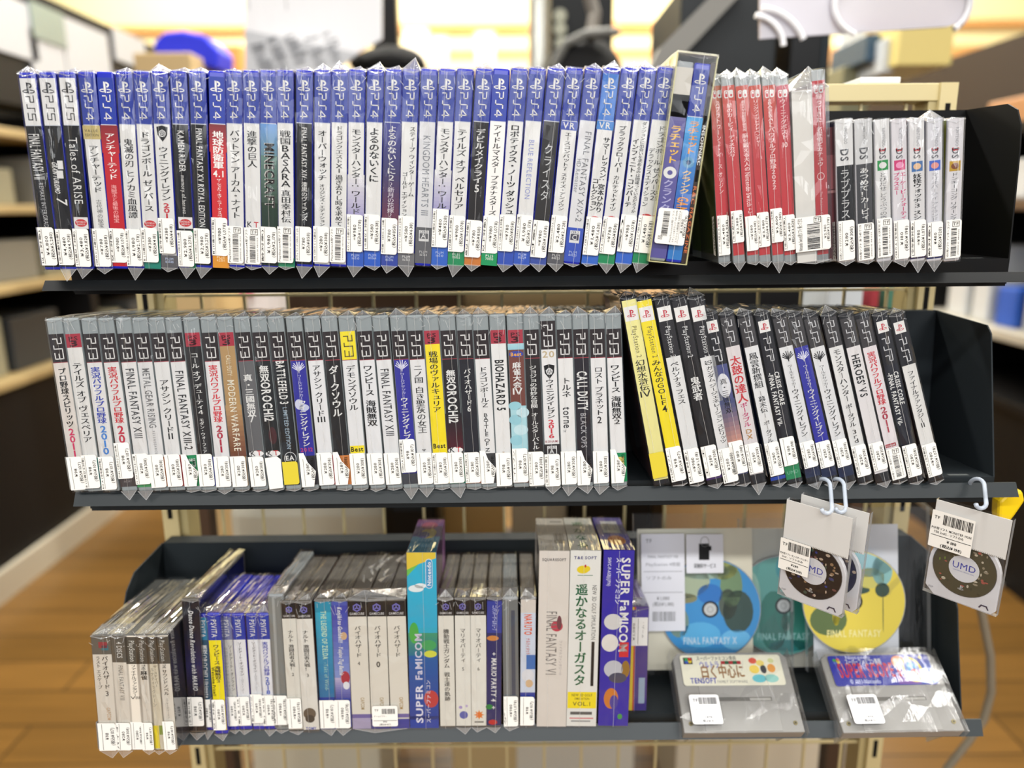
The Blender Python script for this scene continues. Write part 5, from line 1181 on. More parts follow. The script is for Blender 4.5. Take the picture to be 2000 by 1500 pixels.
def sleeve(name, label, px, py, y, w, h, card, lean=LEAN, labels=()):
    M = facing(px, py, y, lean)
    root = thing(name, label, 'sleeve', M, 'clear disc sleeves on the bottom shelf')
    mb = MB()
    n, mrows = 6, 8
    rnd = random.Random(int(px))
    g = [[(-w/2+w*i/n, -.004-rnd.random()*.0012, -h/2+h*k/mrows) for i in range(n+1)] for k in range(mrows+1)]
    for k in range(mrows):
        for i in range(n):
            q = (g[k][i], g[k][i+1], g[k+1][i+1], g[k+1][i])
            mb.poly((q[0], q[1], q[2]), FILM); mb.poly((q[0], q[2], q[3]), FILM)
    mb.poly([(-w/2, .004, -h/2), (w/2, .004, -h/2), (w/2, .004, h/2), (-w/2, .004, h/2)], FILM)
    for x in (-w/2, w/2):
        mb.poly([(x, -.004, -h/2), (x, .004, -h/2), (x, .004, h/2), (x, -.004, h/2)], SEAM_GLINT)
    mb.build('film', root)
    if card:
        x0, x1, z0, z1, c = card
        cb = MB(); cb.box(x0, x1, .0022, .0030, z0, z1, mat(c, .6, noise=.05, scale=40)); cb.build('backing_card', root)
    for nm, x0, x1, z0, z1, ops in labels:
        s = Sheet(x1-x0, z1-z0)
        s.pt = lambda x, z, o, a=x0, b=z0: (x+a, -.0056-o, z+b)
        s.rrect(0, s.w, 0, s.h, .001, mat((224, 226, 234), .5), 0)
        draw(s, ops)
        s.mb.build(nm, root)
    return root
GL2 = (120, 122, 126)
sleeve('disc_sleeve', 'clear sleeve with ivory card, grey label and small white tag, beside the purple carton', 1392, 1158, .7972, .180, .182, (-.085, .046, -.088, .073, (232, 226, 204)),
       labels=[('info_label', -.082, -.033, -.041, .069, [H('TF', .18, .09, .12, GL2), H('FINAL FANTASY VIII', .5, .25, .1, GL2, 0, .7), H('PlayStation 4枚組', .5, .33, .1, GL2, 0, .8), B(GL2, .385, .39, .05, .95, 2), H('ソフトのみ', .4, .47, .1, GL2, 0, .6), B(GL2, .60, .605, .05, .95, 2), H('¥1,080', .5, .68, .11, GL2, 1, .3), H('(税込¥1,188)', .5, .74, .11, GL2, 1, .5), ('bars', .25, .78, .80, .90, 5, False, GL2)]),
               ('bag_tag', -.031, .011, .024, .068, [('rect', .34, .62, .24, .66, K, 3), ('rect', .6, .68, .3, .42, K, 3), ('ring', .021, .0355, .005, .006, .0008, (150, 150, 150), 3), H('袋無料サービス', .5, .86, .14, K, 1, .6)])])
sleeve('disc_sleeve', 'clear sleeve around the sea green disc', 1540, 1160, .8135, .115, .176, (-.052, .055, -.086, .076, (226, 222, 206)))
sleeve('disc_sleeve', 'clear sleeve with white card around the yellow disc', 1694, 1150, .7875, .138, .184, (-.060, .036, -.085, .072, (232, 234, 240)))

# ---------------------------------------------------------------- grey cartridges lying on the bottom shelf
def cartridge(label, bl, br, tl_, tr, ops, zc_b, zc_t, sticker, grp):
    f = lambda p, zc: EYE + ray(*p)*zc
    BLp, BRp, TLp, TRp = f(bl, zc_b), f(br, zc_b), f(tl_, zc_t), f(tr, zc_t)
    X = (BRp-BLp).normalized()
    Z = ((TLp+TRp)-(BLp+BRp)); Z = (Z-X*Z.dot(X)).normalized()
    Y = Z.cross(X)
    o = (BLp+BRp)/2
    M = Matrix(((X.x, Y.x, Z.x, o.x), (X.y, Y.y, Z.y, o.y), (X.z, Y.z, Z.z, o.z), (0, 0, 0, 1)))
    w, h, d = .1235, .0845, .0165
    root = thing('game_cartridge', label, 'cartridge', M, grp)
    g = (152, 150, 146)
    mb = MB()
    mb.prism([(-w/2, 0), (w/2, 0), (w/2, h-.006), (w/2-.006, h), (-w/2+.006, h), (-w/2, h-.006)], 'y', .001, d, mat(g, .4))
    shell_ = mb.build('cartridge_shell', root, bevel=.0012)
    mb = MB()
    mb.box(-w/2+.022, w/2-.022, .0002, .002, .001, h-.002, mat((158, 156, 152), .4))
    mb.build('raised_panel', shell_, bevel=.0006)
    mb = MB()
    mb.box(-.035, .035, .0000, .0006, .0315, .0355, mat((104, 102, 98), .5)); mb.box(.012, .034, -.0002, .0006, .0318, .0345, mat((168, 166, 160), .5))
    mb.build('grip_slot', shell_)
    s = Sheet(.1085, .0335)
    s.pt = lambda x, z, o_: (x-.0545, -.0004-o_, z+.0475)
    draw(s, ops)
    s.mb.build('cartridge_label', shell_)
    for sx in (-1, 1):
        mb = MB()
        n = 12
        mb.prism([(sx*(w/2-.008)+.0022*math.cos(2*math.pi*k/n), .009+.0022*math.sin(2*math.pi*k/n)) for k in range(n)], 'y', .0002, .003, mat((150, 140, 100), .3, .9))
        mb.prism([(sx*(w/2-.008)+.001*math.cos(2*math.pi*k/n), .009+.001*math.sin(2*math.pi*k/n)) for k in range(n)], 'y', -.0001, .003, mat((60, 54, 40), .4))
        mb.build('screw', shell_)
    st = MB()
    for sx in (-1, 1):
        st.prism([(d+.0006, .002), (d+.0006, .066), (.062, .012)], 'x', sx*.05-.001, sx*.05+.001, CLEAR)
    st.build('acrylic_prop', root)
    # bag
    rnd = random.Random(len(label))
    mb = MB()
    n, m = 8, 7
    a, b = -w/2-.003, w/2+.003
    gr = [[(a+(b-a)*i/n, -.0016-rnd.random()**2*.0020*(0 < i < n), -.002+(h+.006)*k/m+rnd.uniform(-.004, .004)*(0 < k < m)) for i in range(n+1)] for k in range(m+1)]
    for k in range(m):
        for i in range(n):
            q = (gr[k][i], gr[k][i+1], gr[k+1][i+1], gr[k+1][i])
            mb.poly((q[0], q[1], q[2]), FILM_SOFT); mb.poly((q[0], q[2], q[3]), FILM_SOFT)
    for x in (a, b):
        mb.poly([(x, -.0016, -.002), (x, d+.001, -.002), (x, d+.001, h+.003), (x, -.0016, h+.003)], CRUMPLE)
    for _ in range(9):  # glare on the bag painted as white streaks
        x, z = rnd.uniform(-.005, .05), rnd.uniform(.0, .07)
        if sticker[4]:
            x = rnd.uniform(-.05, .01)
        P = Vector((x, -.0050, z)); Q = P+Vector((rnd.uniform(-.012, .012), -.0003, rnd.uniform(.008, .026)))
        sv = (Q-P).cross(Vector((0, 1, 0))).normalized()*rnd.uniform(.0002, .0006)
        mb.poly([P-sv*.2, P+sv, Q+sv*.2, Q-sv*.2], SEAM_GLINT)
    mb.build('clear_sleeve', root, smooth=True)
    x0, z0, pr, tax, _ = sticker
    s = Sheet(.031, .030)
    s.pt = lambda x, z, o_: (x+x0, -.0062-o_, z+z0)
    s.rrect(0, .031, 0, .030, .0025, mat((244, 243, 244), .5), 0)
    draw(s, [('bars', .30, .92, .10, .33, 21, False, INK), ('rect', .06, .96, .68, .69, INK, 2), H('ゲーム -', .3, .56, .085, INK, 0), H(pr, .55, .80, .1, INK, 1), H(tax, .55, .93, .1, INK, 1)])
    s.line('TF', .0035, .0225, 0, .0045, INK, 1, 2)
    s.mb.build('price_sticker', root)
DOTS = [EL(.06, .16, .018, .06, (60, 170, 70)), EL(.095, .14, .018, .06, (206, 50, 50)), EL(.06, .22, .018, .06, (60, 90, 200)), EL(.095, .2, .018, .06, (226, 200, 50))]
cartridge('grey cartridge with cream label in clear bag, beside the purple and yellow carton', (1341, 1431), (1570, 1429), (1329, 1277), (1538, 1271),
          [('rrect', 0, .1085, 0, .0335, .003, (232, 228, 206), 0), ('rect', .03, .12, .08, .30, (40, 40, 44), 1), DOTS, H('スーパーファミコン専用', .36, .17, .05, (80, 80, 80), 1, .4), ('rect', .40, .60, .2, .31, (170, 40, 50), 1), ('rect', .44, .48, .2, .31, (30, 90, 60), 2), ('rect', .52, .56, .2, .31, (30, 90, 60), 2), H('ウルトラ', .28, .42, .08, (50, 60, 190), 1, .2), H('白く中心に', .40, .72, .15, (150, 106, 60), 2, .44), H('TENSOFT', .2, .92, .075, (50, 60, 170), 2, .26), H('FAMILY SOFTWARE', .48, .92, .04, (120, 120, 120), 0, .3),
           EL(.72, .2, .04, .1, (214, 90, 70)), EL(.79, .28, .04, .1, (230, 206, 110)), EL(.72, .48, .05, .14, (236, 206, 90)), EL(.81, .48, .03, .14, (50, 52, 60)), EL(.89, .45, .04, .14, (232, 160, 80)), EL(.75, .78, .07, .13, (110, 196, 206)), EL(.87, .78, .07, .13, (150, 206, 196)), EL(.9, .2, .03, .08, (206, 210, 150))],
          .782, .840, (-.053, .006, '=¥98', '(税込¥107)', False), 'grey game cartridges in clear bags')
cartridge('grey cartridge with bright blue label in clear bag, nearest the end panel', (1645, 1431), (1889, 1426), (1612, 1279), (1838, 1270),
          [('rrect', 0, .1085, 0, .0335, .003, (36, 46, 160), 0), G((36, 46, 160), (30, 110, 190), .05, .95, .84, 1), DOTS, H('Nintendo', .3, .12, .05, (210, 214, 240), 1, .25), H('スーパーファミコン専用', .34, .30, .07, W_, 1, .36), H('SUPER SCOPE 6', .38, .72, .2, (196, 40, 66), 2, .62), H('© 1993 Nintendo', .3, .93, .06, (200, 206, 236), 1, .3), ('rect', .62, .84, .7, .97, (110, 60, 160), 1),
           EL(.69, .25, .07, .22, (232, 140, 90)), EL(.71, .32, .02, .06, (60, 150, 80), 3), EL(.80, .5, .10, .42, (236, 206, 60), 2), EL(.80, .48, .075, .32, (40, 80, 170), 3), EL(.80, .45, .05, .2, (60, 150, 210), 4), EL(.815, .6, .04, .12, (206, 60, 60), 5), EL(.79, .72, .04, .08, (240, 240, 240), 5), EL(.92, .1, .015, .05, (236, 206, 60))],
          .780, .840, (-.050, .006, '=¥98', '(税込¥107)', True), 'grey game cartridges in clear bags')

# ---------------------------------------------------------------- pouches on plastic hooks over the middle rail
def pouch(label, tl_, tr, bl, y, art, sticker, hook_px, dark, yaw=0.0):
    T0, T1, B0 = at(*tl_, y), at(*tr, y-yaw), at(*bl, y)
    X = (T1-T0).normalized()
    Z = T0-B0; Z = (Z-X*Z.dot(X)).normalized()
    Y = Z.cross(X)
    w, h = (T1-T0).length, abs((T0-B0).dot(Z))
    o = T0-Z*h+X*w/2
    M = Matrix(((X.x, Y.x, Z.x, o.x), (X.y, Y.y, Z.y, o.y), (X.z, Y.z, Z.z, o.z), (0, 0, 0, 1)))
    root = thing('disc_pouch', label, 'pouch', M, 'hooked pouches with small cased discs')
    mb = MB()
    rnd = random.Random(int(tl_[0]))
    n, m = 5, 6
    gr = [[(-w/2+w*i/n, -.0042-rnd.random()*.001, h*k/m) for i in range(n+1)] for k in range(m+1)]
    for k in range(m):
        for i in range(n):
            q = (gr[k][i], gr[k][i+1], gr[k+1][i+1], gr[k+1][i])
            mb.poly((q[0], q[1], q[2]), FILM); mb.poly((q[0], q[2], q[3]), FILM)
    mb.poly([(-w/2, .002, 0), (w/2, .002, 0), (w/2, .002, h), (-w/2, .002, h)], FILM)
    for a, b in (((-w/2, 0), (w/2, 0)), ((-w/2, 0), (-w/2, h)), ((w/2, 0), (w/2, h))):
        mb.poly([(a[0], -.0044, a[1]), (b[0], -.0044, b[1]), (b[0], .002, b[1]), (a[0], .002, a[1])], SEAM_GLINT)
    mb.build('film', root)
    mb = MB()
    mb.box(-w/2+.0006, w/2-.0006, -.0052, -.0046, h*.60, h, mat((206, 204, 200), .55))
    k0 = 0
    for k in range(40):
        x = -w/2+.002+(w-.004)*k/40
        mb.box(x, x+.0007, -.0053, -.0052, h*.60, h*.612, mat((150, 146, 140), .6))
    mb.build('header_card', root)
    # the small cased disc
    r, cz = .0268, .0345
    mb = MB()
    pts = [(-.030, .0075), (-.022, .0), (.0265, .0), (.030, .004), (.030, .034)]
    pts += [(.030*math.cos(math.radians(a)), cz+.0302*math.sin(math.radians(a))) for a in range(0, 181, 12)]
    mb.prism(pts, 'y', -.0036, .0008, mat((226, 226, 230), .3))
    dc_ = mb.build('disc_case', root, bevel=.0005)
    s = Sheet(.06, .066)
    s.pt = lambda x, z, o_: (x-.03, -.0037-o_, z)
    s.ellipse(.03, cz, r, r, art[0], 0, 40)
    rr = random.Random(art[2])
    for _ in range(46):
        a, q = rr.uniform(0, 6.28), rr.uniform(.45, .93)*r
        s.ellipse(.03+q*math.cos(a), cz+q*math.sin(a), rr.uniform(.0006, .0022), rr.uniform(.0005, .0016), rr.choice(art[1]), 1, 8)
    s.ring(.03, cz, r, r, .0005, (90, 90, 92), 2, 40)
    s.ellipse(.03, cz, .0128, .0128, (226, 226, 230), 3, 28)
    s.line('UMD', .03, cz-.001, 0, .0088, (44, 60, 170), 0, 4, fit=.0205, centre=True)
    s.line('UNIVERSAL MEDIA DISC', .03, cz-.0036, 0, .0016, (110, 120, 180), 0, 4, fit=.018, centre=True)
    s.ps_logo(1-(cz-.019)/.066, (190, 190, 190), .12, 4)
    s.line('PSP', -.001+.004, .006, 0, .0026, (150, 150, 154), 0, 3)
    s.stroke([(.047, .0035), (.0485, .006), (.0525, .006), (.054, .0035)], .0012, (70, 66, 90), 3)
    s.mb.build('disc_print', dc_)
    if sticker:
        x0, z0, sw_, sh_, lines = sticker
        s = Sheet(sw_, sh_)
        s.pt = lambda x, z, o_: (x+x0, -.0072-o_, z+z0)
        s.rrect(0, sw_, 0, sh_, .001, mat((238, 234, 226), .55), 0)
        draw(s, [('bars', .28, .96, .07, .34, 30, False, INK), H(lines[0], .5, .50, .085, INK, 1, .94), H(lines[1], .45, .60, .085, INK, 1, .7), ('rect', .04, .98, .66, .675, INK, 2), H(lines[2], .55, .80, .1, INK, 2), H(lines[3], .55, .94, .1, INK, 2)])
        s.line('TF', .0022, sh_*.78, 0, .0042, INK, 1, 2)
        s.mb.build('price_sticker', root)
    hk = thing('plastic_hook', 'clear plastic loop over the rail carrying the '+dark, 'hook', Matrix.Identity(4), 'clear plastic hooks on the middle rail')
    mb = MB()
    hx, hy = hook_px
    yq = y-yaw*.55-.008
    pts = [at(hx-22, 962, .7015), at(hx-20, 953, .7005)]
    for k in range(9):
        a = math.radians(170-20*k)
        pts.append(at(hx-6+15*math.cos(a), 950-15*math.sin(a), .699-.0025*k))
    for k in range(1, 5):
        pts.append(at(hx+9+k*.8, 950+(hy-958)*k/4, .679+(yq-.679)*k/4))
    for k in range(1, 7):
        a = math.radians(-30*k)
        pts.append(at(hx+2+10*math.cos(a), hy-8-9*math.sin(a), yq))
    mb.tube(pts, .0019, mat((206, 216, 230), .15, trans=.4), 8)
    mb.build('loop', hk, smooth=True)
    return root
MH = [(110, 70, 70), (60, 66, 120), (150, 120, 90), (60, 80, 70), (190, 170, 150), (30, 50, 130)]
pouch('pouch with price label hiding the disc mark, first on the rail hooks', (1541, 972), (1672, 1010), (1527, 1158), .664, ((24, 22, 28), MH, 3), (-.031, .028, .0285, .031, ('PSP用ソフト モンスターハンター', '2nd - ソフトのみ', '¥280', '(税込¥308)')), (1613, 1002), 'first pouch', .043)
pouch('pouch mostly hidden behind the first hooked pouch', (1569, 962), (1704, 1000), (1556, 1152), .676, ((40, 42, 70), MH, 8), None, (1640, 1000), 'hidden second pouch', .043)
pouch('pouch with greenish disc hanging alone near the rail end', (1833, 972), (1983, 1014), (1812, 1152), .668, ((74, 72, 56), [(110, 130, 60), (150, 140, 120), (60, 60, 50), (170, 90, 80), (200, 190, 170)], 5), (-.032, .048, .036, .036, ('PSP用ソフト MONSTER HUN', 'TER 2ndG - ソフトのみ', '¥180', '(税込¥198)')), (1914, 992), 'lone pouch at the rail end', .047)


# ---------------------------------------------------------------- things around the rack
def block(name, label, cat, px0, py0, px1, py1, y, depth, col, rough=.5, group=None, bevel=.004, part=None, parts=None, base=None):
    """a solid thing whose front spans the two pixels at distance y"""
    a, b = at(px0, py1, y), at(px1, py0, y)
    if base is not None:
        a.z = base
    w, h = b.x-a.x, b.z-a.z
    root = thing(name, label, cat, loc=(a.x+w/2, y, a.z), group=group)
    mb = MB(); mb.box(-w/2, w/2, 0, depth, 0, h, mat(col, rough)); mb.build(part or 'body', root, bevel=bevel)
    for nm, u0, u1, v0, v1, c in parts or ():
        mb = MB(); mb.box(-w/2+u0*w, -w/2+u1*w, -.004, 0, h*(1-v1), h*(1-v0), mat(c, .5)); mb.build(nm, root)
    return root

# goods and counter in front of the back wall
for i, (px0, px1, py0, py1, col, t) in enumerate(((790, 835, 55, 128, (236, 228, 214), 'white vase-like box by the beam'), (845, 872, 70, 130, (232, 226, 214), 'narrow white box by the beam'), (930, 965, 62, 128, (236, 230, 220), 'white box near the steel pole'))):
    block('parcel', t+' against the back wall', 'box', px0, py0, px1, py1, 7.8+.1*i, .2, col, group='white parcels on the far counter')
block('counter', 'long wooden counter in front of the cream back wall', 'counter', 560, 118, 1500, 420, 7.6, .9, (222, 186, 140), part='cabinet', base=0, parts=[('worktop', 0, 1, -.005, .03, (232, 214, 180))])
for i, (px0, px1, py0, py1, c) in enumerate(((400, 470, 88, 140, (238, 164, 92)), (1345, 1400, 80, 140, (236, 170, 110)))):
    block('cardboard_box', ('orange-brown box beyond the blue bag', 'orange-brown box beside the slanted grey panel')[i], 'box', px0, py0, px1, py1, 7.0, .4, c, base=0)

# left gondola with dark back, pale boards and goods
GX = -1.66
gond = thing('shop_shelf', 'long black shop shelving with beige boards along the left aisle', 'shelving', loc=(GX, 1.3, 0))
BLK2, BOARD = mat((12, 12, 14), .6), mat((172, 150, 106), .5)
mb = MB(); mb.box(-.62, -.58, 0, 5.4, 0, 2.0, BLK2); mb.build('back_panel', gond)
mb = MB(); mb.box(-.58, 0, 0, 5.4, 0, .1, mat((196, 188, 170), .5)); mb.build('plinth', gond)
mb = MB(); mb.box(-.58, -.02, 0, 5.4, .1, .66, BLK2); mb.build('drawer_front', gond)
mb = MB(); mb.box(-.16, 0.0, 0, 5.4, 1.60, 2.0, BLK2); mb.build('fascia', gond)
for z in (.70, 1.01, 1.27, 1.52):
    mb = MB(); mb.box(-.58, 0.0, 0, 5.4, z-.03, z, BOARD); mb.build('board', gond, bevel=.004)
for y in (0.0, 1.8, 3.6, 5.36):
    mb = MB(); mb.box(-.58, -.02, y, y+.04, 0, 1.60, BLK2); mb.build('upright', gond)
def card(px0, py0, px1, py1, label, col=(178, 180, 186)):
    a, b = at_x(px0, py1, GX+.02), at_x(px1, py0, GX+.02)
    root = thing('paper_card', label, 'card', loc=(GX+.004, (a.y+b.y)/2, a.z), group='white cards on the black fascia')
    y0, y1 = sorted((a.y, b.y))
    h = abs(b.z-a.z)
    mb = MB(); mb.box(0, .006, y0-(a.y+b.y)/2, y1-(a.y+b.y)/2, 0, h, mat(col, .6)); mb.build('sheet', root)
card(-40, 12, 68, 84, 'white card nearest the photographer on the black fascia')
card(74, 78, 128, 150, 'white card low on the fascia, before the pale steel strip')
card(140, 68, 214, 150, 'large white card beside a small square one on the fascia')
card(232, 80, 286, 116, 'small square white card at the far fascia end')
a = at_x(74, 72, GX+.03); b = at_x(128, 5, GX+.03)
pl = thing('steel_strip', 'pale bluish steel strip on the black fascia', 'strip', loc=(GX+.004, a.y, a.z))
mb = MB(); mb.box(0, .012, 0, b.y-a.y, 0, .12, mat((120, 140, 150), .3, .5)); mb.build('plate', pl)
rnd = random.Random(12)
PAL = [(118, 122, 128), (30, 84, 150), (132, 130, 122), (56, 100, 140), (140, 136, 114), (50, 54, 58), (110, 118, 100)]
def clear_of(y, w, ups):
    for u in ups:
        if y < u+.05 and y+w > u-.01:
            y = u+.055
    return y
for z, n in ((1.27, 12), (1.01, 12), (.70, 11)):
    y = 1.5
    for k in range(n):
        w_ = rnd.uniform(.14, .3)
        y = clear_of(y, w_, (1.3, 3.1, 4.9, 6.66))
        if z == 1.01 and 2.25-w_ < y < 2.56:
            y = 2.57
        y = clear_of(y, w_, (1.3, 3.1, 4.9, 6.66))
        h_ = rnd.uniform(.1, .2)
        col = rnd.choice(PAL)
        cn = {(118, 122, 128): 'pale grey', (30, 84, 150): 'blue', (132, 130, 122): 'off-white', (56, 100, 140): 'light blue', (140, 136, 114): 'cream', (50, 54, 58): 'dark grey', (110, 118, 100): 'pale green'}[col]
        bd = {1.27: 'upper', 1.01: 'middle', .70: 'lower'}[z]
        o = thing('goods_box', '%s carton on the %s beige board of the black shelving' % (cn, bd), 'box', loc=(GX-.06, y, z+.0002), group='%s cartons on the %s aisle board' % (cn, bd))
        mb = MB(); mb.box(-.3, 0, 0, w_, 0, h_, mat(col, .6)); mb.build('carton', o, bevel=.006)
        y += w_+rnd.uniform(.02, .16)
# white bundle near the edge of the photo
o = thing('soft_bundle', 'crumpled white plastic bundle on the middle beige board of the black shelving', 'bundle', loc=(GX-.12, 2.42, 1.01+.07))
bm = bmesh.new(); bmesh.ops.create_icosphere(bm, subdivisions=3, radius=.085)
for v in bm.verts:
    v.co *= 1+.25*math.sin(31*v.co.x)*math.sin(27*v.co.y+1)*math.cos(35*v.co.z)
    v.co.z *= .7
me = bpy.data.meshes.new('wrap'); bm.to_mesh(me); bm.free(); me.materials.append(mat((216, 226, 226), .4)); q_ = bpy.data.objects.new('wrap', me); C.objects.link(q_); q_.parent = o

# things just beyond the rack's top
block('storage_bin', 'beige storage bin under the blue bag', 'bin', 284, 102, 372, 330, 2.6, .3, (206, 178, 128), base=0)
o = thing('cloth_bag', 'bright blue bag lying on the beige bin', 'bag', loc=at(360, 104, 2.7))
mb = MB()
prof = [(-.1, 0), (.1, -.05), (.11, .01), (.07, .055), (.0, .07), (-.06, .065), (-.1, .035)]
mb.prism(prof, 'y', 0, .16, mat((20, 36, 214), .6)); mb.build('body', o, bevel=.01)
def panel(name, label, cat, pts, y, col, rough=.5, th=.006, ys=None, extra=None, m=None):
    """a board through pixel corners, with thickness; ys gives each corner its own distance"""
    P3 = [at(p[0], p[1], (ys[i] if ys else y)) for i, p in enumerate(pts)]
    o0 = sum(P3, Vector())/len(P3)
    nrm = (P3[1]-P3[0]).cross(P3[2]-P3[0]).normalized()
    if nrm.y < 0:
        nrm = -nrm
    root = thing(name, label, cat, loc=o0)
    n = len(P3)
    mb = MB()
    vs = [p-o0 for p in P3]+[p-o0+nrm*th for p in P3]
    fs = [tuple(range(n)), tuple(range(2*n-1, n-1, -1))]+[(i, (i+1) % n, (i+1) % n+n, i+n) for i in range(n)]
    mb.geom(vs, fs, m or mat(col, rough)); mb.build('board', root)
    return root, o0, nrm
r_, o0, nrm = panel('hanging_sign', 'white hanging sign board seen from below, left of the black post', 'sign', [(478, -60), (746, -60), (746, 76), (690, 108), (478, 62)], 2.2, (240, 240, 243), .35)
r2, o2, n2 = panel('hanging_sign', 'grey printed sign sheet with slanting text under the white one', 'sign', [(478, 58), (700, 104), (640, 150), (478, 165)], 2.1, (196, 198, 202), .5)
def wires(root, o0, xs, y):
    for x in xs:
        p = at(x, 20, y)
        mb = MB(); mb.tube([p-o0, Vector((p.x, p.y, 4.6))-o0], .0012, mat((150, 150, 150), .4), 6); mb.build('hanging_wire', root)
wires(r_, o0, (500, 720), 2.206)
wires(r2, o2, (486, 560), 2.106)
rnd = random.Random(2)
mb = MB()
for r_w in range(6):
    for c_ in range(5):
        px, py = 488+c_*34+r_w*5, 92+r_w*12-c_*8
        if py < 70 or px > 650 or rnd.random() < .2:
            continue
        a, b = at(px, py, 2.095), at(px+rnd.uniform(14, 28), py-rnd.uniform(5, 8), 2.095)
        up_ = Vector((0, 0, rnd.choice((.005, .008))))
        mb.poly([a-o2, b-o2, b+up_-o2, a+up_-o2], mat((120, 122, 128), .5))
mb.build('printed_text', r2)
block('post', 'tall black post beside the hanging sign', 'post', 745, -40, 772, 470, 2.6, .06, (18, 18, 20), part='column', base=0)
block('crate', 'black crate carrying the heap of black cloth', 'crate', 700, 152, 800, 400, 2.3, .25, (14, 14, 16), base=0)
o = thing('black_bag', 'heap of black cloth at the foot of the black post', 'bag', loc=(at(752, 150, 2.42).x, 2.43, at(750, 152, 2.3).z+.052))
bm = bmesh.new(); bmesh.ops.create_icosphere(bm, subdivisions=3, radius=.105)
for v in bm.verts:
    v.co *= 1+.3*math.sin(23*v.co.x+1)*math.cos(19*v.co.y)
    v.co.x *= 1.25
    v.co.z *= .42
me = bpy.data.meshes.new('cloth'); bm.to_mesh(me); bm.free(); me.materials.append(mat((12, 12, 14), .7)); q_ = bpy.data.objects.new('cloth', me); C.objects.link(q_); q_.parent = o
# steel pole, dark stand and backpack
o = thing('steel_pole', 'bright steel pole between the counter and the dark stand', 'pole', loc=(at(1052, 0, 2.8).x, 2.8, 0))
mb = MB(); mb.tube([(0, 0, 0), (0, 0, 2.4)], .034, mat((196, 196, 188), .25, .7), 16); mb.build('tube', o)
block('stand', 'black equipment column with small lights behind the cases', 'stand', 1074, -40, 1200, 470, 2.9, .2, (20, 22, 24), part='column', base=0)
for px, py in ((1094, 30), (1094, 56), (1096, 84)):
    b_ = at(px, py, 2.88)
    o = thing('round_knob', 'pale round knob on the black column, %s one' % {30: 'highest', 56: 'middle', 84: 'lowest'}[py], 'knob', loc=b_)
    mb = MB(); mb.tube([(0, 0, 0), (0, .02, 0)], .022, mat((150, 150, 130), .3), 12); mb.build('cap', o)
o = thing('backpack', 'black backpack with grey curved strap hung on the column', 'backpack', loc=at(1140, 150, 2.6))
bm = bmesh.new(); bmesh.ops.create_icosphere(bm, subdivisions=3, radius=.12)
for v in bm.verts:
    v.co.x *= 1.05; v.co.y *= .55
me = bpy.data.meshes.new('pack'); bm.to_mesh(me); bm.free(); me.materials.append(mat((14, 14, 15), .6)); q_ = bpy.data.objects.new('pack', me); C.objects.link(q_); q_.parent = o
mb = MB()
mb.tube([(-.1, -.03, .02), (-.06, -.05, .09), (0, -.06, .115), (.07, -.06, .12), (.1, -.05, .12)], .014, mat((110, 110, 106), .5), 10)
mb.tube([(.02, -.04, .12), (.03, -.02, .18), (.0, 0, .28)], .02, mat((96, 90, 84), .5), 10)
mb.build('strap', o)
# slanted grey frame and big dark cabinet
panel('grey_panel', 'slanted grey plastic panel leaning beside the dark cabinet', 'panel', [(1262, 150), (1290, 92), (1400, -20), (1455, -20), (1330, 112), (1320, 150)], 1.7, (120, 118, 112), .5, .05)
cab = block('cabinet', 'large dark grey cabinet behind the slipcase and slim cases', 'cabinet', 1318, -30, 1524, 330, 1.75, .35, (40, 43, 45), .5, part='front_panel', base=0)
block('cabinet', 'narrow black block for the dark side of the large grey cabinet', 'cabinet', 1524, -30, 1632, 400, 1.72, .3, (13, 14, 16), .4, base=0, parts=[('edge_strip', .78, .86, 0, 1, (30, 40, 46))])  # separate block; the cabinet's dark side is put into its black colour
# acrylic sign; white reflections on it modelled as pale tubes
ACR = mat((200, 196, 204), .12, trans=.15)
r3, o3, n3 = panel('acrylic_sign', 'clear greyish acrylic sign with reflections painted as white swirls hanging at upper right', 'sign', [(1484, -60), (1900, -60), (1890, 40), (1850, 52), (1484, 76)], 1.25, None, th=.005, m=ACR)
mb = MB()
for c_, r_0, a0, a1 in (((1470, 90), 60, 0, 85), ((1480, 110), 95, 20, 85), ((1690, 10), 60, 120, 250), ((1830, 0), 66, -60, 40)):
    pts = []
    for k in range(12):
        a = math.radians(a0+(a1-a0)*k/11)
        pts.append(at(c_[0]+r_0*math.cos(a), c_[1]-r_0*math.sin(a), 1.243)-o3)
        sb = MB(); sb.tube(pts, .0045, mat((246, 246, 250), .4), 6); sb.build('swirl_reflection', r3)
wires(r3, o3, (1520, 1860), 1.256)
block('window_panel', 'bright white poster panel behind the top beam', 'window', 1634, 50, 1692, 172, 2.6, .02, (250, 252, 252), base=0)  # plain white panel standing in for a bright window
block('bin', 'olive green bin under the bright poster', 'bin', 1634, 128, 1704, 300, 2.4, .15, (124, 122, 92), base=0)
for i, (x0, y0, x1, y1, c, t) in enumerate(((1752, 40, 1868, 128, (226, 206, 128), 'pale yellow carton on the dark right-hand board'), (1722, 74, 1752, 142, (206, 210, 214), 'slim grey-white carton beside the pale yellow one'), (1690, 66, 1722, 120, (44, 74, 96), 'steel-blue carton beside the slim grey-white one'))):
    block('carton', t, 'box', x0, y0, x1, y1, 2.2+.05*i, .25, c)
o = block('paper_stack', 'white papers lying on top of the beige beam', 'paper', 1680, 150, 1760, 163, .90, .08, (226, 228, 230), bevel=.001, part='sheets')

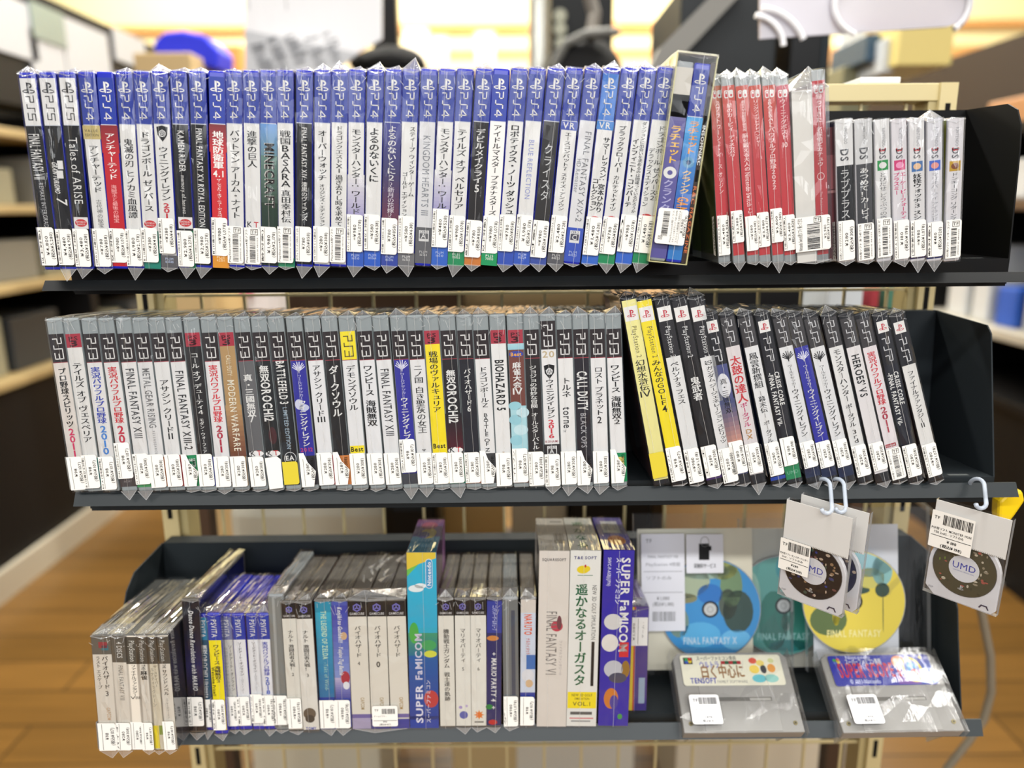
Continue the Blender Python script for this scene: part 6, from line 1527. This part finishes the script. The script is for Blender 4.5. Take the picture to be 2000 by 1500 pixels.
# right gondola
HX = 1.62
gr_ = thing('shop_shelf', 'long dark shop shelving along the right aisle with pale goods', 'shelving', loc=(HX, 1.35, 0))
for z, m_ in ((1.50, BLK2), (1.26, mat((96, 74, 56), .5)), (.84, mat((206, 200, 186), .5)), (.62, BLK2)):
    mb = MB(); mb.box(0, .6, 0, 5.2, z-.035, z, m_); mb.build('board', gr_, bevel=.004)
mb = MB(); mb.box(.58, .62, 0, 5.2, 0, 1.95, mat((58, 48, 42), .6)); mb.build('back_panel', gr_)
mb = MB(); mb.box(.02, .58, 0, 5.2, 0, .58, BLK2); mb.build('drawer_front', gr_)
for y in (1.7, 3.4, 5.16):
    mb = MB(); mb.box(.04, .58, y, y+.04, 0, 1.5, BLK2); mb.build('upright', gr_)
PAL2 = {(206, 208, 210): 'white', (160, 164, 172): 'pale grey', (40, 90, 190): 'blue', (190, 176, 146): 'cream', (176, 124, 80): 'orange-tan', (120, 140, 170): 'slate blue', (170, 176, 170): 'grey-green'}
for z, n, hh, bd in ((.84, 26, .26, 'pale board'), (1.26, 12, .14, 'brown board'), (1.50, 9, .1, 'black top board')):
    y = 1.45
    for k in range(n):
        w_ = rnd.uniform(.07, .16) if z < 1 else rnd.uniform(.15, .32)
        h_ = rnd.uniform(.5, 1)*hh
        y = clear_of(y, w_, (3.05, 4.75, 6.51))
        col = rnd.choice(list(PAL2)[:2]*3+list(PAL2))
        o = thing('figure_box', '%s package standing on the %s of the right aisle' % (PAL2[col], bd), 'box', loc=(HX+.03, y, z+.0002), group='%s packages on the %s' % (PAL2[col], bd))
        mb = MB(); mb.box(.02, rnd.uniform(.12, .3), 0, w_, 0, h_, mat(col, .5)); mb.build('carton', o, bevel=.008)
        y += w_+rnd.uniform(.01, .06)

# behind and below the wire grid
ZA, ZB = .95, .50
sf = thing('stock_shelf', 'plain brown stock shelf standing behind the wire grid', 'shelf', loc=(.05, 1.1, 0))
SW = mat((70, 50, 34), .6)
for z in (ZA, ZB):
    mb = MB(); mb.box(-.55, .52, 0, .62, z-.02, z, SW); mb.build('board', sf)
for sx in (-.55, .48):
    for sy in (0.02, .58):
        mb = MB(); mb.box(sx, sx+.03, sy, sy+.03, 0, ZA, SW); mb.build('leg', sf)
block('plastic_case', 'long pale plastic case lying behind the wire grid', 'case', 455, 985, 838, 1130, 1.25, .35, (214, 212, 196), bevel=.02, base=ZB)
block('black_bag', 'black bag slumped behind the wire grid over the pale case', 'bag', 745, 975, 850, 1010, 1.16, .08, (16, 16, 18), bevel=.02, base=ZB)
block('cardboard_box', 'beige cardboard box behind the grid next to the black bag', 'box', 872, 960, 985, 1200, 1.3, .3, (206, 178, 122), base=ZB)
block('cardboard_box', 'greyish white box behind the grid beside the beige one', 'box', 1000, 960, 1108, 1200, 1.32, .3, (196, 196, 184), base=ZB)
block('speaker', 'black box behind the grid above the purple-blue carton', 'box', 1112, 960, 1275, 1220, 1.30, .3, (14, 13, 14), base=ZB)
block('wooden_crate', 'light wooden crate behind the grid above the disc sleeves', 'crate', 1284, 965, 1542, 1300, 1.32, .3, (222, 184, 132), base=ZB, parts=[('slat', 0, 1, .06, .064, (150, 110, 70)), ('slat', 0, 1, .3, .31, (150, 110, 70))])
block('storage_box', 'dark brown box behind the grid under the top shelf', 'box', 560, 540, 900, 660, 1.3, .4, (62, 46, 34), base=ZA)
block('storage_box', 'beige-brown box behind the grid under the top shelf middle', 'box', 905, 545, 1180, 640, 1.35, .4, (110, 92, 62), base=ZA)
block('dark_cabinet', 'black cabinet behind the grid right of the brown boxes', 'cabinet', 1200, 540, 1610, 700, 1.4, .28, (14, 14, 16), base=ZA)
o = block('toy', 'pink and white rounded toy seen through the grid', 'toy', 478, 548, 545, 640, 1.22, .06, (236, 226, 222), bevel=.02, base=ZA, parts=[('pink_ear', -.05, .3, 0, .12, (222, 40, 130))])
for i, (x0, x1, c, t) in enumerate(((1610, 1690, (206, 214, 222), 'pale wrapped package'), (1694, 1722, (150, 40, 50), 'red package'), (1724, 1775, (60, 110, 90), 'green package'))):
    block('package', t+' seen through the grid by the right post', 'package', x0, 546, x1, 640, 1.15+.03*i, .1, c, base=ZA)
for i, (x0, x1, c, t) in enumerate(((515, 740, (214, 208, 186), 'pale low box'), (890, 1010, (206, 180, 130), 'tan low box'), (1010, 1240, (222, 216, 200), 'white low box'), (1310, 1690, (226, 214, 190), 'cream low box'))):
    block('floor_box', t+' on the floor behind the bottom shelf', 'box', x0, 1435, x1, 1700, 1.35, .3, c, base=0)
# strap, clamp and cable on the right
o = thing('spring_clamp', 'yellow clamp hanging off the middle shelf corner', 'clamp', loc=at(1975, 985, .705))
mb = MB(); mb.prism([(-.010, -.016), (.0, -.022), (.006, -.012), (.014, .003), (.010, .014), (-.003, .013), (-.012, .003)], 'y', 0, .014, mat((244, 206, 20), .4)); mb.build('jaw', o, bevel=.003)
o = thing('power_cable', 'grey cable hanging in a loop to the floor by the right post', 'cable', loc=(0, 0, 0))
pts = [at(*p, 1.05) for p in ((1885, 1060), (1902, 1130), (1918, 1200), (1934, 1280), (1936, 1350), (1922, 1405), (1890, 1450), (1850, 1500), (1826, 1560))]
mb = MB(); mb.tube(pts, .0062, mat((128, 120, 104), .4), 10); mb.build('cord', o, smooth=True)
b1, b2 = at_floor(1900, 1146), at_floor(2010, 1136)
mb = MB(); mb.box(b1.x, b1.x+1.5, b1.y, b1.y+.03, 0, .012, mat((206, 200, 190), .5)); struct(mb.build('trim_3'))
